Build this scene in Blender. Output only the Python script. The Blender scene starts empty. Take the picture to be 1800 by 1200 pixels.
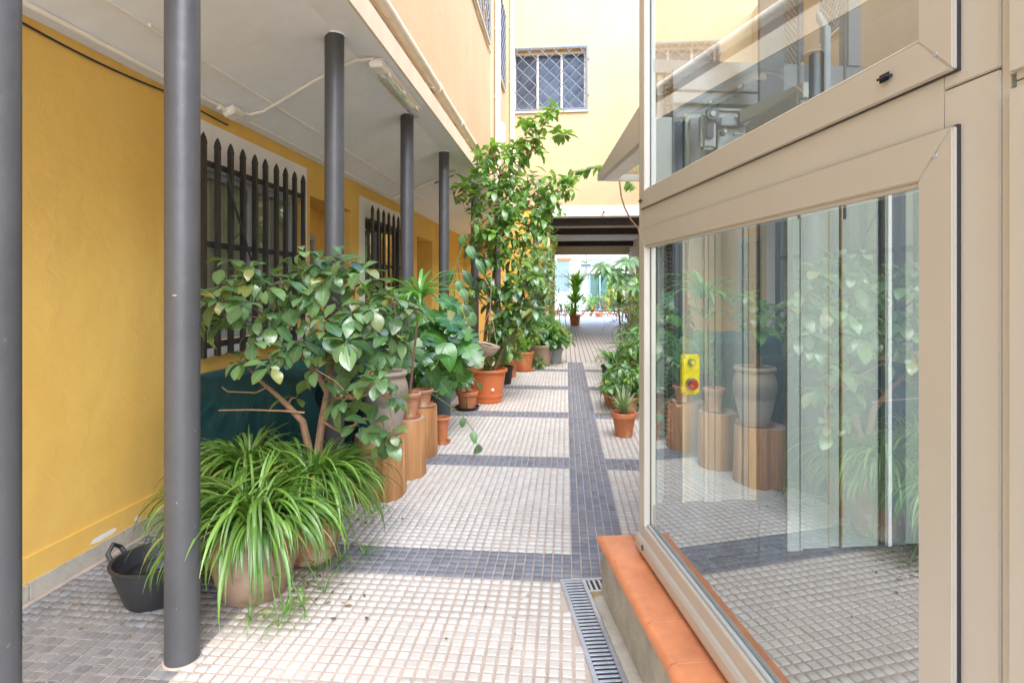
import bpy, math, random
import numpy as np
from mathutils import Vector, Matrix, Euler
random.seed(7); np.random.seed(7)
R = math.radians
S = bpy.context.scene
COL = S.collection

# ------------------------------------------------------------------ camera
EYE = 1.5
TH = math.atan(0.095)                      # camera is turned a little to the left of the corridor
cam_d = bpy.data.cameras.new("camera"); cam = bpy.data.objects.new("camera", cam_d); COL.objects.link(cam)
cam.location = (0, 0, EYE); cam.rotation_euler = (R(90), 0, TH)
cam_d.sensor_width = 36; cam_d.sensor_fit = 'HORIZONTAL'; cam_d.lens = 20.0
cam_d.shift_y = -(600 - 507) / 1800
cam_d.clip_start = 0.05; cam_d.clip_end = 300
S.camera = cam
# ------------------------------------------------------------------ light
SUN_EL, SUN_AZ = R(50), R(145)             # azimuth of the sun, clockwise from +Y
w = bpy.data.worlds.new("World"); S.world = w; w.use_nodes = True
nt = w.node_tree; bg = nt.nodes["Background"]
sky = nt.nodes.new("ShaderNodeTexSky"); sky.sky_type = 'NISHITA'; sky.sun_disc = False
sky.sun_elevation = SUN_EL; sky.sun_rotation = SUN_AZ; sky.air_density = 1.0; sky.dust_density = 1.0; sky.ozone_density = 1.0
nt.links.new(sky.outputs[0], bg.inputs[0]); bg.inputs[1].default_value = 0.15
sd = bpy.data.lights.new("sun", 'SUN'); sun = bpy.data.objects.new("sun", sd); COL.objects.link(sun)
sd.energy = 1.1; sd.angle = R(60); sd.color = (1, 0.975, 0.945)
sdir = Vector((math.sin(SUN_AZ) * math.cos(SUN_EL), math.cos(SUN_AZ) * math.cos(SUN_EL), math.sin(SUN_EL)))
sun.rotation_euler = (-sdir).to_track_quat('-Z', 'Y').to_euler(); sun.location = (2, 4, 14)
S.view_settings.view_transform = 'Standard'; S.view_settings.look = 'None'
S.view_settings.gamma = 1; S.view_settings.use_curve_mapping = False
S.view_settings.exposure = 2.58
S.render.engine = 'CYCLES'
S.cycles.use_denoising = True; S.cycles.max_bounces = 12; S.cycles.diffuse_bounces = 6; S.cycles.transparent_max_bounces = 24

# ------------------------------------------------------------------ helpers
CS, SN = math.cos(TH), math.sin(TH)
def cw(px, py, d):                          # point at depth d seen at pixel px, py of the 1800 x 1200 photograph
    r = (px - 900) / 1000 * d
    return Vector((r * CS - d * SN, d * CS + r * SN, EYE + (507 - py) / 1000 * d))
def gp(px, py, z=0.0): return cw(px, py, 1000 * (EYE - z) / (py - 507))
def pxX(px, py, X): t = (px - 900) / 1000; return cw(px, py, X / (t * CS - SN))
def pxY(px, py, Y): t = (px - 900) / 1000; return cw(px, py, Y / (CS + t * SN))
def proj(p):
    d = -p[0] * SN + p[1] * CS; r = p[0] * CS + p[1] * SN
    return (900 + 1000 * r / d, 507 - 1000 * (p[2] - EYE) / d, d)

def tag(o, label=None, cat=None, group=None, kind=None):
    if label: o['label'] = label
    if cat: o['category'] = cat
    if group: o['group'] = group
    if kind: o['kind'] = kind
    return o
def empty(name, loc, label, cat, group=None, rz=0):
    o = bpy.data.objects.new(name, None); COL.objects.link(o); o.location = loc; o.rotation_euler = (0, 0, rz)
    o.empty_display_size = 0.1
    return tag(o, label, cat, group)
def link(name, me, parent=None, mat=None, loc=None):
    o = bpy.data.objects.new(name, me); COL.objects.link(o)
    if parent is not None: o.parent = parent
    if loc is not None: o.location = loc
    return o

class MB:
    """collects faces, builds ONE mesh object"""
    def __init__(s): s.v = []; s.f = []; s.m = []; s.sm = []
    def add(s, vs, fs, mi=0, smooth=False):
        b = len(s.v); s.v += [tuple(x) for x in vs]
        for f in fs: s.f.append(tuple(b + i for i in f)); s.m.append(mi); s.sm.append(smooth)
        return s
    def box(s, a, b, mi=0, M=None):
        x0, y0, z0 = [min(a[i], b[i]) for i in range(3)]; x1, y1, z1 = [max(a[i], b[i]) for i in range(3)]
        vs = [(x0,y0,z0),(x1,y0,z0),(x1,y1,z0),(x0,y1,z0),(x0,y0,z1),(x1,y0,z1),(x1,y1,z1),(x0,y1,z1)]
        if M is not None: vs = [M @ Vector(v) for v in vs]
        return s.add(vs, [(0,3,2,1),(4,5,6,7),(0,1,5,4),(1,2,6,5),(2,3,7,6),(3,0,4,7)], mi)
    def tube(s, pts, r, n=10, mi=0, caps=True):
        pts = [Vector(p) for p in pts]; rs = r if isinstance(r, (list, tuple)) else [r] * len(pts)
        up = None; rings = []
        for i, p in enumerate(pts):
            t = (pts[min(i+1, len(pts)-1)] - pts[max(i-1, 0)])
            if t.length < 1e-9: t = Vector((0,0,1))
            t.normalize()
            if up is None: up = t.orthogonal().normalized()
            up = (up - t * up.dot(t));
            up = up.normalized() if up.length > 1e-6 else t.orthogonal().normalized()
            q = t.cross(up)
            rings.append([p + (up * math.cos(2*math.pi*k/n) + q * math.sin(2*math.pi*k/n)) * rs[i] for k in range(n)])
        vs = [v for rg in rings for v in rg]; fs = []
        for i in range(len(pts)-1):
            for k in range(n): fs.append((i*n+k, i*n+(k+1)%n, (i+1)*n+(k+1)%n, (i+1)*n+k))
        s.add(vs, fs, mi, True)
        if caps:
            b = len(s.v) - len(vs)
            s.f.append(tuple(b+k for k in reversed(range(n)))); s.m.append(mi); s.sm.append(False)
            s.f.append(tuple(b+(len(pts)-1)*n+k for k in range(n))); s.m.append(mi); s.sm.append(False)
        return s
    def lathe(s, prof, n=32, mi=0, c=(0,0,0), sc=(1,1)):
        vs = []; fs = []
        for (r, z) in prof:
            for k in range(n):
                a = 2*math.pi*k/n; vs.append((c[0]+r*math.cos(a)*sc[0], c[1]+r*math.sin(a)*sc[1], c[2]+z))
        for i in range(len(prof)-1):
            for k in range(n): fs.append((i*n+k, i*n+(k+1)%n, (i+1)*n+(k+1)%n, (i+1)*n+k))
        return s.add(vs, fs, mi, True)
    def prism(s, poly, axis, a, b, mi=0):
        """poly of 2D points extruded along axis (0,1,2) from a to b"""
        def P(u, v, t):
            return ((t,u,v),(u,t,v),(u,v,t))[axis]
        n = len(poly); vs = [P(u,v,a) for u,v in poly] + [P(u,v,b) for u,v in poly]
        fs = [tuple(range(n)), tuple(range(2*n-1, n-1, -1))] + [(i,(i+1)%n,n+(i+1)%n,n+i) for i in range(n)]
        return s.add(vs, fs, mi)
    def build(s, name, mats, parent=None, loc=None, bevel=0, fix=True, sharp=True):
        me = bpy.data.meshes.new(name); me.from_pydata(s.v, [], s.f)
        if not isinstance(mats, (list, tuple)): mats = [mats]
        for m in mats: me.materials.append(m)
        me.polygons.foreach_set("material_index", s.m); me.polygons.foreach_set("use_smooth", s.sm)
        if fix:
            import bmesh
            bm = bmesh.new(); bm.from_mesh(me); bmesh.ops.recalc_face_normals(bm, faces=bm.faces)
            if bevel:
                es = [e for e in bm.edges if len(e.link_faces) == 2 and e.calc_face_angle(0) > 0.6]
                bmesh.ops.bevel(bm, geom=es, offset=bevel, segments=2, affect='EDGES', clamp_overlap=True)
            bm.to_mesh(me); bm.free()
        me.update()
        if any(s.sm) and sharp: me.set_sharp_from_angle(angle=R(40))
        return link(name, me, parent, loc=loc)

# ------------------------------------------------------------------ materials
def mat(name, col, rough=0.6, metal=0.0, noise=None, bump=0.0, bscale=40, spec=0.5, var=0.0, vscale=3, stain=None):
    m = bpy.data.materials.new(name); m.use_nodes = True; t = m.node_tree; b = t.nodes["Principled BSDF"]
    b.inputs["Roughness"].default_value = rough; b.inputs["Metallic"].default_value = metal
    b.inputs["Base Color"].default_value = (*col, 1); b.inputs["Specular IOR Level"].default_value = spec
    L = t.links.new
    tc = t.nodes.new("ShaderNodeTexCoord"); src = tc.outputs["Object"]
    last = None
    if var:
        n = t.nodes.new("ShaderNodeTexNoise"); n.inputs["Scale"].default_value = vscale; n.inputs["Detail"].default_value = 6; n.inputs["Roughness"].default_value = 0.65
        L(src, n.inputs["Vector"])
        mr = t.nodes.new("ShaderNodeMapRange"); mr.inputs[1].default_value = 0.3; mr.inputs[2].default_value = 0.7
        mr.inputs[3].default_value = 1 - var; mr.inputs[4].default_value = 1 + var * 0.5
        L(n.outputs[0], mr.inputs[0])
        hs = t.nodes.new("ShaderNodeHueSaturation"); hs.inputs["Color"].default_value = (*col, 1); L(mr.outputs[0], hs.inputs["Value"])
        last = hs.outputs[0]
    if stain:
        n = t.nodes.new("ShaderNodeTexNoise"); n.inputs["Scale"].default_value = stain[1]; n.inputs["Detail"].default_value = 8; L(src, n.inputs["Vector"])
        mr = t.nodes.new("ShaderNodeMapRange"); mr.inputs[1].default_value = stain[2]; mr.inputs[2].default_value = stain[2] + 0.08
        L(n.outputs[0], mr.inputs[0])
        mx = t.nodes.new("ShaderNodeMix"); mx.data_type = 'RGBA'
        if last: L(last, mx.inputs[6])
        else: mx.inputs[6].default_value = (*col, 1)
        mx.inputs[7].default_value = (*stain[0], 1); L(mr.outputs[0], mx.inputs[0]); last = mx.outputs[2]
    if last: L(last, b.inputs["Base Color"])
    if bump:
        n = t.nodes.new("ShaderNodeTexNoise"); n.inputs["Scale"].default_value = bscale; n.inputs["Detail"].default_value = 7
        L(src, n.inputs["Vector"]); bp = t.nodes.new("ShaderNodeBump"); bp.inputs["Strength"].default_value = bump; bp.inputs["Distance"].default_value = 0.01
        L(n.outputs[0], bp.inputs["Height"]); L(bp.outputs[0], b.inputs["Normal"])
        if var or rough > 0.3:
            mr = t.nodes.new("ShaderNodeMapRange"); mr.inputs[3].default_value = max(0.05, rough - 0.1); mr.inputs[4].default_value = min(1, rough + 0.12)
            L(n.outputs[0], mr.inputs[0]); L(mr.outputs[0], b.inputs["Roughness"])
    return m

def plaster(name, col, col2, crack=True):
    m = bpy.data.materials.new(name); m.use_nodes = True; t = m.node_tree; b = t.nodes["Principled BSDF"]; L = t.links.new
    b.inputs["Roughness"].default_value = 0.75; b.inputs["Specular IOR Level"].default_value = 0.25
    tc = t.nodes.new("ShaderNodeTexCoord")
    n = t.nodes.new("ShaderNodeTexNoise"); n.inputs["Scale"].default_value = 1.1; n.inputs["Detail"].default_value = 9; n.inputs["Roughness"].default_value = 0.6
    L(tc.outputs["Object"], n.inputs["Vector"])
    cr = t.nodes.new("ShaderNodeValToRGB"); cr.color_ramp.elements[0].position = 0.33; cr.color_ramp.elements[1].position = 0.68
    cr.color_ramp.elements[0].color = (*col2, 1); cr.color_ramp.elements[1].color = (*col, 1); L(n.outputs[0], cr.inputs[0])
    # vertical rain streaks
    mp = t.nodes.new("ShaderNodeMapping"); mp.inputs["Scale"].default_value = (5, 5, 0.35); L(tc.outputs["Object"], mp.inputs[0])
    n3 = t.nodes.new("ShaderNodeTexNoise"); n3.inputs["Scale"].default_value = 1.6; n3.inputs["Detail"].default_value = 5; L(mp.outputs[0], n3.inputs["Vector"])
    mr = t.nodes.new("ShaderNodeMapRange"); mr.inputs[1].default_value = 0.3; mr.inputs[2].default_value = 0.7; mr.inputs[3].default_value = 0.975; mr.inputs[4].default_value = 1.015; L(n3.outputs[0], mr.inputs[0])
    hs = t.nodes.new("ShaderNodeHueSaturation"); L(cr.outputs[0], hs.inputs["Color"]); L(mr.outputs[0], hs.inputs["Value"]); L(hs.outputs[0], b.inputs["Base Color"])
    for sc_, lo, hi, amt, tint in ((2.3, .60, .72, .35, .86), (7.0, .64, .70, .30, 1.18), (0.7, .5, .7, .4, .90)):
        nn = t.nodes.new("ShaderNodeTexNoise"); nn.inputs["Scale"].default_value = sc_; nn.inputs["Detail"].default_value = 11; nn.inputs["Roughness"].default_value = .68; L(tc.outputs["Object"], nn.inputs["Vector"])
        m3 = t.nodes.new("ShaderNodeMapRange"); m3.inputs[1].default_value = lo; m3.inputs[2].default_value = hi; m3.inputs[4].default_value = amt; L(nn.outputs[0], m3.inputs[0])
        src = b.inputs["Base Color"].links[0].from_socket
        h3 = t.nodes.new("ShaderNodeHueSaturation"); h3.inputs["Value"].default_value = tint; h3.inputs["Saturation"].default_value = .92; L(src, h3.inputs["Color"]); L(m3.outputs[0], h3.inputs["Fac"]); L(h3.outputs[0], b.inputs["Base Color"])
    n2 = t.nodes.new("ShaderNodeTexNoise"); n2.inputs["Scale"].default_value = 9; n2.inputs["Detail"].default_value = 10; n2.inputs["Roughness"].default_value = 0.55
    n2.inputs["Distortion"].default_value = 0.6; L(tc.outputs["Object"], n2.inputs["Vector"])
    bp = t.nodes.new("ShaderNodeBump"); bp.inputs["Strength"].default_value = 0.5; bp.inputs["Distance"].default_value = 0.012; L(n2.outputs[0], bp.inputs["Height"])
    L(bp.outputs[0], b.inputs["Normal"])
    return m

def leafmat(name, c1, c2, back, vein=(0.35, 0.5, 0.15), rough=0.35, transl=0.3, variegated=None, hs_amt=0.35):
    m = bpy.data.materials.new(name); m.use_nodes = True; t = m.node_tree; b = t.nodes["Principled BSDF"]; L = t.links.new
    out = t.nodes["Material Output"]
    g = t.nodes.new("ShaderNodeNewGeometry"); oi = t.nodes.new("ShaderNodeObjectInfo")
    ad = t.nodes.new("ShaderNodeMath"); ad.operation = 'ADD'; L(g.outputs["Random Per Island"], ad.inputs[0]); L(oi.outputs["Random"], ad.inputs[1])
    fr = t.nodes.new("ShaderNodeMath"); fr.operation = 'FRACT'; L(ad.outputs[0], fr.inputs[0])
    mx = t.nodes.new("ShaderNodeMix"); mx.data_type = 'RGBA'; mx.inputs[6].default_value = (*c1, 1); mx.inputs[7].default_value = (*c2, 1); L(fr.outputs[0], mx.inputs[0])
    uv = t.nodes.new("ShaderNodeUVMap"); uv.uv_map = "UVMap"; sp = t.nodes.new("ShaderNodeSeparateXYZ"); L(uv.outputs[0], sp.inputs[0])
    # |u| distance from midrib (u in -1..1), side veins from v - k|u|
    au = t.nodes.new("ShaderNodeMath"); au.operation = 'ABSOLUTE'; L(sp.outputs[0], au.inputs[0])
    mid = t.nodes.new("ShaderNodeMapRange"); mid.inputs[1].default_value = 0.03; mid.inputs[2].default_value = 0.12; mid.inputs[3].default_value = 1; mid.inputs[4].default_value = 0; L(au.outputs[0], mid.inputs[0])
    k = t.nodes.new("ShaderNodeMath"); k.operation = 'MULTIPLY_ADD'; k.inputs[1].default_value = -0.28; L(au.outputs[0], k.inputs[0]); L(sp.outputs[1], k.inputs[2])
    k2 = t.nodes.new("ShaderNodeMath"); k2.operation = 'MULTIPLY'; k2.inputs[1].default_value = 58; L(k.outputs[0], k2.inputs[0])
    sn = t.nodes.new("ShaderNodeMath"); sn.operation = 'SINE'; L(k2.outputs[0], sn.inputs[0])
    vn = t.nodes.new("ShaderNodeMapRange"); vn.inputs[1].default_value = 0.8; vn.inputs[2].default_value = 1.0; vn.inputs[3].default_value = 0; vn.inputs[4].default_value = 0.28; L(sn.outputs[0], vn.inputs[0])
    sm = t.nodes.new("ShaderNodeMath"); sm.operation = 'MAXIMUM'; L(mid.outputs[0], sm.inputs[0]); L(vn.outputs[0], sm.inputs[1])
    sm2 = t.nodes.new("ShaderNodeMath"); sm2.operation = 'MULTIPLY'; sm2.inputs[1].default_value = 0.6; L(sm.outputs[0], sm2.inputs[0])
    mv = t.nodes.new("ShaderNodeMix"); mv.data_type = 'RGBA'; L(mx.outputs[2], mv.inputs[6]); mv.inputs[7].default_value = (*vein, 1); L(sm2.outputs[0], mv.inputs[0])
    colr = mv.outputs[2]
    if variegated:
        e = t.nodes.new("ShaderNodeMapRange"); e.inputs[1].default_value = 0.55; e.inputs[2].default_value = 0.75; L(au.outputs[0], e.inputs[0])
        mm = t.nodes.new("ShaderNodeMix"); mm.data_type = 'RGBA'; L(colr, mm.inputs[6]); mm.inputs[7].default_value = (*variegated, 1); L(e.outputs[0], mm.inputs[0]); colr = mm.outputs[2]
    # brightness variation per leaf
    m7 = t.nodes.new("ShaderNodeMath"); m7.operation = 'MULTIPLY'; m7.inputs[1].default_value = 7.31; L(fr.outputs[0], m7.inputs[0])
    f7 = t.nodes.new("ShaderNodeMath"); f7.operation = 'FRACT'; L(m7.outputs[0], f7.inputs[0])
    mr = t.nodes.new("ShaderNodeMapRange"); mr.inputs[3].default_value = 1 - hs_amt; mr.inputs[4].default_value = 1 + hs_amt; L(f7.outputs[0], mr.inputs[0])
    hs = t.nodes.new("ShaderNodeHueSaturation"); L(colr, hs.inputs["Color"]); L(mr.outputs[0], hs.inputs["Value"])
    m13 = t.nodes.new("ShaderNodeMath"); m13.operation = 'MULTIPLY'; m13.inputs[1].default_value = 13.7; L(fr.outputs[0], m13.inputs[0])
    f13 = t.nodes.new("ShaderNodeMath"); f13.operation = 'FRACT'; L(m13.outputs[0], f13.inputs[0])
    gt_ = t.nodes.new("ShaderNodeMapRange"); gt_.inputs[1].default_value = 0.93; gt_.inputs[2].default_value = 1.0; gt_.inputs[3].default_value = 0; gt_.inputs[4].default_value = 0.75; L(f13.outputs[0], gt_.inputs[0])
    yl = t.nodes.new("ShaderNodeMix"); yl.data_type = 'RGBA'; L(gt_.outputs[0], yl.inputs[0]); L(hs.outputs[0], yl.inputs[6]); yl.inputs[7].default_value = (0.36, 0.30, 0.06, 1)
    bk = t.nodes.new("ShaderNodeMix"); bk.data_type = 'RGBA'; L(g.outputs["Backfacing"], bk.inputs[0]); L(yl.outputs[2], bk.inputs[6]); bk.inputs[7].default_value = (*back, 1)
    L(bk.outputs[2], b.inputs["Base Color"]); b.inputs["Roughness"].default_value = rough; b.inputs["Specular IOR Level"].default_value = 0.85
    bp = t.nodes.new("ShaderNodeBump"); bp.inputs["Strength"].default_value = 0.25; bp.inputs["Distance"].default_value = 0.002; L(sm.outputs[0], bp.inputs["Height"]); L(bp.outputs[0], b.inputs["Normal"])
    tr = t.nodes.new("ShaderNodeBsdfTranslucent")
    tm = t.nodes.new("ShaderNodeMix"); tm.data_type = 'RGBA'; tm.blend_type = 'MULTIPLY'; tm.inputs[0].default_value = 1; L(hs.outputs[0], tm.inputs[6]); tm.inputs[7].default_value = (2.2, 2.4, 0.7, 1)
    L(tm.outputs[2], tr.inputs[0])
    ms = t.nodes.new("ShaderNodeMixShader"); ms.inputs[0].default_value = transl; L(b.outputs[0], ms.inputs[1]); L(tr.outputs[0], ms.inputs[2]); L(ms.outputs[0], out.inputs[0])
    return m

M = {}
M['yellow'] = plaster("yellow_plaster", (0.77, 0.49, 0.125), (0.69, 0.41, 0.09))
M['peach'] = plaster("peach_plaster", (0.60, 0.44, 0.26), (0.55, 0.395, 0.225))
M['white_wall'] = plaster("white_plaster", (0.78, 0.75, 0.70), (0.72, 0.69, 0.64))
M['ceil'] = plaster("ceiling_plaster", (0.87, 0.885, 0.91), (0.83, 0.845, 0.87))
M['cream'] = mat("cream_paint", (0.74, 0.62, 0.44), 0.6, var=0.12, bump=0.2, bscale=25)
M['concrete'] = mat("concrete", (0.42, 0.38, 0.31), 0.85, var=0.3, vscale=6, bump=0.5, bscale=60, stain=((0.30, 0.22, 0.10), 4, 0.56))
M['skirt'] = mat("skirting_stone", (0.42, 0.38, 0.32), 0.8, var=0.25, vscale=8, bump=0.3, bscale=50)
M['grout'] = mat("pink_brown_grout", (0.49, 0.395, 0.325), 0.9, var=0.25, vscale=4, bump=0.4, bscale=120)
M['tile_w'] = mat("white_paving", (0.74, 0.69, 0.64), 0.65, var=0.12, vscale=9, bump=0.35, bscale=220)
M['tile_d'] = mat("slate_paving", (0.20, 0.21, 0.25), 0.6, var=0.3, vscale=14, bump=0.5, bscale=180)
M['tile_d2'] = mat("worn_slate_paving", (0.26, 0.245, 0.24), 0.6, var=0.3, vscale=10, bump=0.5, bscale=180)
def tile_mat(name, col, spread, dirt):
    m = mat(name, col, 0.62, bump=0.35, bscale=220); t = m.node_tree; b = t.nodes["Principled BSDF"]; L = t.links.new
    g = t.nodes.new("ShaderNodeNewGeometry"); oi = t.nodes.new("ShaderNodeObjectInfo")
    ad = t.nodes.new("ShaderNodeMath"); ad.operation = 'ADD'; L(g.outputs["Random Per Island"], ad.inputs[0]); L(oi.outputs["Random"], ad.inputs[1])
    fr = t.nodes.new("ShaderNodeMath"); fr.operation = 'FRACT'; L(ad.outputs[0], fr.inputs[0])
    mr = t.nodes.new("ShaderNodeMapRange"); mr.inputs[3].default_value = 1 - spread; mr.inputs[4].default_value = 1 + spread*.5; L(fr.outputs[0], mr.inputs[0])
    hs = t.nodes.new("ShaderNodeHueSaturation"); hs.inputs["Color"].default_value = (*col, 1); L(mr.outputs[0], hs.inputs["Value"])
    last = hs.outputs[0]
    for sc_, lo, hi, f in ((1.3, .45, .75, .55), (16, .6, .72, .8)):
        n = t.nodes.new("ShaderNodeTexNoise"); n.inputs["Scale"].default_value = sc_; n.inputs["Detail"].default_value = 8; n.inputs["Roughness"].default_value = .65; L(g.outputs["Position"], n.inputs["Vector"])
        m2 = t.nodes.new("ShaderNodeMapRange"); m2.inputs[1].default_value = lo; m2.inputs[2].default_value = hi; m2.inputs[4].default_value = f; L(n.outputs[0], m2.inputs[0])
        mx = t.nodes.new("ShaderNodeMix"); mx.data_type = 'RGBA'; L(last, mx.inputs[6]); mx.inputs[7].default_value = (*dirt, 1); L(m2.outputs[0], mx.inputs[0]); last = mx.outputs[2]
    L(last, b.inputs["Base Color"]); return m
M['tile_w'] = tile_mat("white_paving", (0.59, 0.56, 0.51), 0.10, (0.50, 0.43, 0.36))
M['tile_d'] = tile_mat("slate_paving", (0.20, 0.207, 0.232), 0.22, (0.27, 0.26, 0.26))
M['tile_d2'] = tile_mat("worn_slate_paving", (0.21, 0.215, 0.225), 0.22, (0.27, 0.25, 0.22))
M['column'] = mat("grey_column_paint", (0.068, 0.069, 0.074), 0.42, var=0.15, vscale=5, bump=0.25, bscale=26, stain=((0.26, 0.25, 0.24), 34, 0.715))
M['white_pl'] = mat("white_plastic", (0.86, 0.82, 0.74), 0.45, var=0.06, vscale=10)
M['ivory_pipe'] = mat("ivory_pipe", (0.80, 0.70, 0.54), 0.5, var=0.15, vscale=5, bump=0.1, bscale=12)
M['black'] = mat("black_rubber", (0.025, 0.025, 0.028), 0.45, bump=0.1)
M['black_iron'] = mat("black_brown_iron", (0.028, 0.022, 0.02), 0.38, var=0.3, vscale=20, bump=0.1)
M['blue_iron'] = mat("blue_grey_iron", (0.16, 0.21, 0.28), 0.5, var=0.2, vscale=20)
M['grey_alu'] = mat("grey_aluminium", (0.36, 0.38, 0.39), 0.4, var=0.1)
M['blind'] = mat("beige_blind", (0.68, 0.61, 0.46), 0.8, var=0.1, vscale=3)
M['curtain'] = mat("brown_curtain", (0.16, 0.07, 0.035), 0.9, var=0.3)
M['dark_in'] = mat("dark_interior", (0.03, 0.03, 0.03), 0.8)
M['dark_wood'] = mat("dark_beam", (0.03, 0.022, 0.02), 0.6, var=0.3, bump=0.3)
M['terra'] = mat("terracotta", (0.56, 0.19, 0.075), 0.65, var=0.25, vscale=9, bump=0.2, bscale=60, stain=((0.58, 0.38, 0.27), 7, 0.60))
M['terra2'] = mat("pale_terracotta", (0.50, 0.24, 0.13), 0.75, var=0.3, vscale=9, bump=0.2, bscale=60, stain=((0.60, 0.47, 0.38), 6, 0.57))
M['terra_plastic'] = mat("orange_plastic_pot", (0.62, 0.17, 0.055), 0.38, var=0.08, vscale=5)
M['brown_pot'] = mat("brown_pot", (0.36, 0.25, 0.17), 0.6, var=0.15)
M['pot_beige'] = mat("weathered_beige_pot", (0.40, 0.27, 0.20), 0.7, var=0.3, vscale=7, bump=0.2, stain=((0.24, 0.15, 0.09), 5, 0.58))
M['grey_bin'] = mat("slate_blue_plastic", (0.09, 0.13, 0.16), 0.4, var=0.1)
M['soil'] = mat("soil", (0.05, 0.033, 0.022), 0.95, var=0.4, vscale=40, bump=1.0, bscale=80)
M['coping'] = mat("orange_coping_tile", (0.62, 0.235, 0.105), 0.48, var=0.22, vscale=7, bump=0.06, bscale=90)
M['joint'] = mat("pale_joint", (0.62, 0.48, 0.38), 0.8)
M['galv'] = mat("galvanised_steel", (0.55, 0.58, 0.62), 0.38, metal=0.75, var=0.15, vscale=30)
M['lift_metal'] = mat("champagne_lift_paint", (0.49, 0.455, 0.39), 0.36, metal=0.15, var=0.03, vscale=2)
M['lift_metal2'] = mat("champagne_lift_cladding", (0.50, 0.475, 0.415), 0.42, metal=0.1, var=0.03, vscale=2)
M['lift_in'] = mat("pale_green_sheet_metal", (0.42, 0.455, 0.395), 0.45, metal=0.1, var=0.08, vscale=2)
M['lift_in2'] = mat("grey_sheet_metal", (0.36, 0.38, 0.35), 0.45, metal=0.2, var=0.08)
M['lift_dark'] = mat("dark_steel_rail", (0.06, 0.075, 0.085), 0.4, metal=0.5)
M['bluegrey'] = mat("blue_grey_steel", (0.20, 0.23, 0.25), 0.45, metal=0.3, var=0.1)
M['galv2'] = mat("zinc_plated_bracket", (0.26, 0.28, 0.26), 0.4, metal=0.6, var=0.2, vscale=12)
M['yellow_box'] = mat("yellow_control_box", (0.85, 0.66, 0.01), 0.4)
M['red_btn'] = mat("red_button", (0.45, 0.03, 0.02), 0.4)
M['ceramic_w'] = mat("white_ceramic", (0.85, 0.85, 0.83), 0.3)
M['tan'] = mat("tan_strip", (0.36, 0.28, 0.18), 0.5)
M['bark'] = mat("brown_bark", (0.20, 0.11, 0.06), 0.8, var=0.35, vscale=20, bump=0.6, bscale=50)
M['twig'] = mat("reddish_twig", (0.33, 0.18, 0.09), 0.75, var=0.3, vscale=20)
M['green_stem'] = mat("green_stem", (0.12, 0.20, 0.05), 0.6)
M['basket'] = mat("woven_basket", (0.50, 0.36, 0.27), 0.85, var=0.3, vscale=20, bump=0.8, bscale=60)
M['pave_far'] = None

def stripes_floor():
    m = bpy.data.materials.new("ribbed_paving"); m.use_nodes = True; t = m.node_tree; b = t.nodes["Principled BSDF"]; L = t.links.new
    tc = t.nodes.new("ShaderNodeTexCoord"); mp = t.nodes.new("ShaderNodeMapping"); mp.inputs["Scale"].default_value = (9.75, 9.75, 1)
    L(tc.outputs["Object"], mp.inputs[0])
    br = t.nodes.new("ShaderNodeTexBrick"); br.inputs["Scale"].default_value = 1; br.offset = 0.0
    br.inputs["Brick Width"].default_value = 1.0; br.inputs["Row Height"].default_value = 1.0; br.inputs["Mortar Size"].default_value = 0.10
    br.inputs["Color1"].default_value = (0.58, 0.52, 0.46, 1); br.inputs["Color2"].default_value = (0.50, 0.45, 0.40, 1); br.inputs["Mortar"].default_value = (0.16, 0.12, 0.10, 1)
    L(mp.outputs[0], br.inputs["Vector"]); L(br.outputs[0], b.inputs["Base Color"]); b.inputs["Roughness"].default_value = 0.55
    return m
M['pave_far'] = stripes_floor()

def wood_stump():
    m = bpy.data.materials.new("stump_wood"); m.use_nodes = True; t = m.node_tree; b = t.nodes["Principled BSDF"]; L = t.links.new
    tc = t.nodes.new("ShaderNodeTexCoord"); mp = t.nodes.new("ShaderNodeMapping"); mp.inputs["Scale"].default_value = (5, 5, 0.9); L(tc.outputs["Object"], mp.inputs[0])
    n = t.nodes.new("ShaderNodeTexNoise"); n.inputs["Scale"].default_value = 2.2; n.inputs["Detail"].default_value = 9; n.inputs["Distortion"].default_value = 0.8; L(mp.outputs[0], n.inputs[0])
    cr = t.nodes.new("ShaderNodeValToRGB"); e = cr.color_ramp.elements; e[0].position = 0.3; e[0].color = (0.33, 0.15, 0.06, 1); e[1].position = 0.72; e[1].color = (0.55, 0.29, 0.12, 1)
    x = e.new(0.42); x.color = (0.44, 0.205, 0.075, 1); L(n.outputs[0], cr.inputs[0])
    mp2 = t.nodes.new("ShaderNodeMapping"); mp2.inputs["Scale"].default_value = (28, 28, 1.2); L(tc.outputs["Object"], mp2.inputs[0])
    n2 = t.nodes.new("ShaderNodeTexNoise"); n2.inputs["Scale"].default_value = 2.5; n2.inputs["Detail"].default_value = 6; L(mp2.outputs[0], n2.inputs[0])
    mr = t.nodes.new("ShaderNodeMapRange"); mr.inputs[1].default_value = 0.35; mr.inputs[2].default_value = 0.6; mr.inputs[3].default_value = 0.86; mr.inputs[4].default_value = 1.04; L(n2.outputs[0], mr.inputs[0])
    hs = t.nodes.new("ShaderNodeHueSaturation"); L(cr.outputs[0], hs.inputs["Color"]); L(mr.outputs[0], hs.inputs["Value"]); L(hs.outputs[0], b.inputs["Base Color"])
    b.inputs["Roughness"].default_value = 0.55
    bp = t.nodes.new("ShaderNodeBump"); bp.inputs["Strength"].default_value = 0.5; bp.inputs["Distance"].default_value = 0.01; L(n2.outputs[0], bp.inputs["Height"]); L(bp.outputs[0], b.inputs["Normal"])
    return m
M['stump'] = wood_stump()
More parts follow.
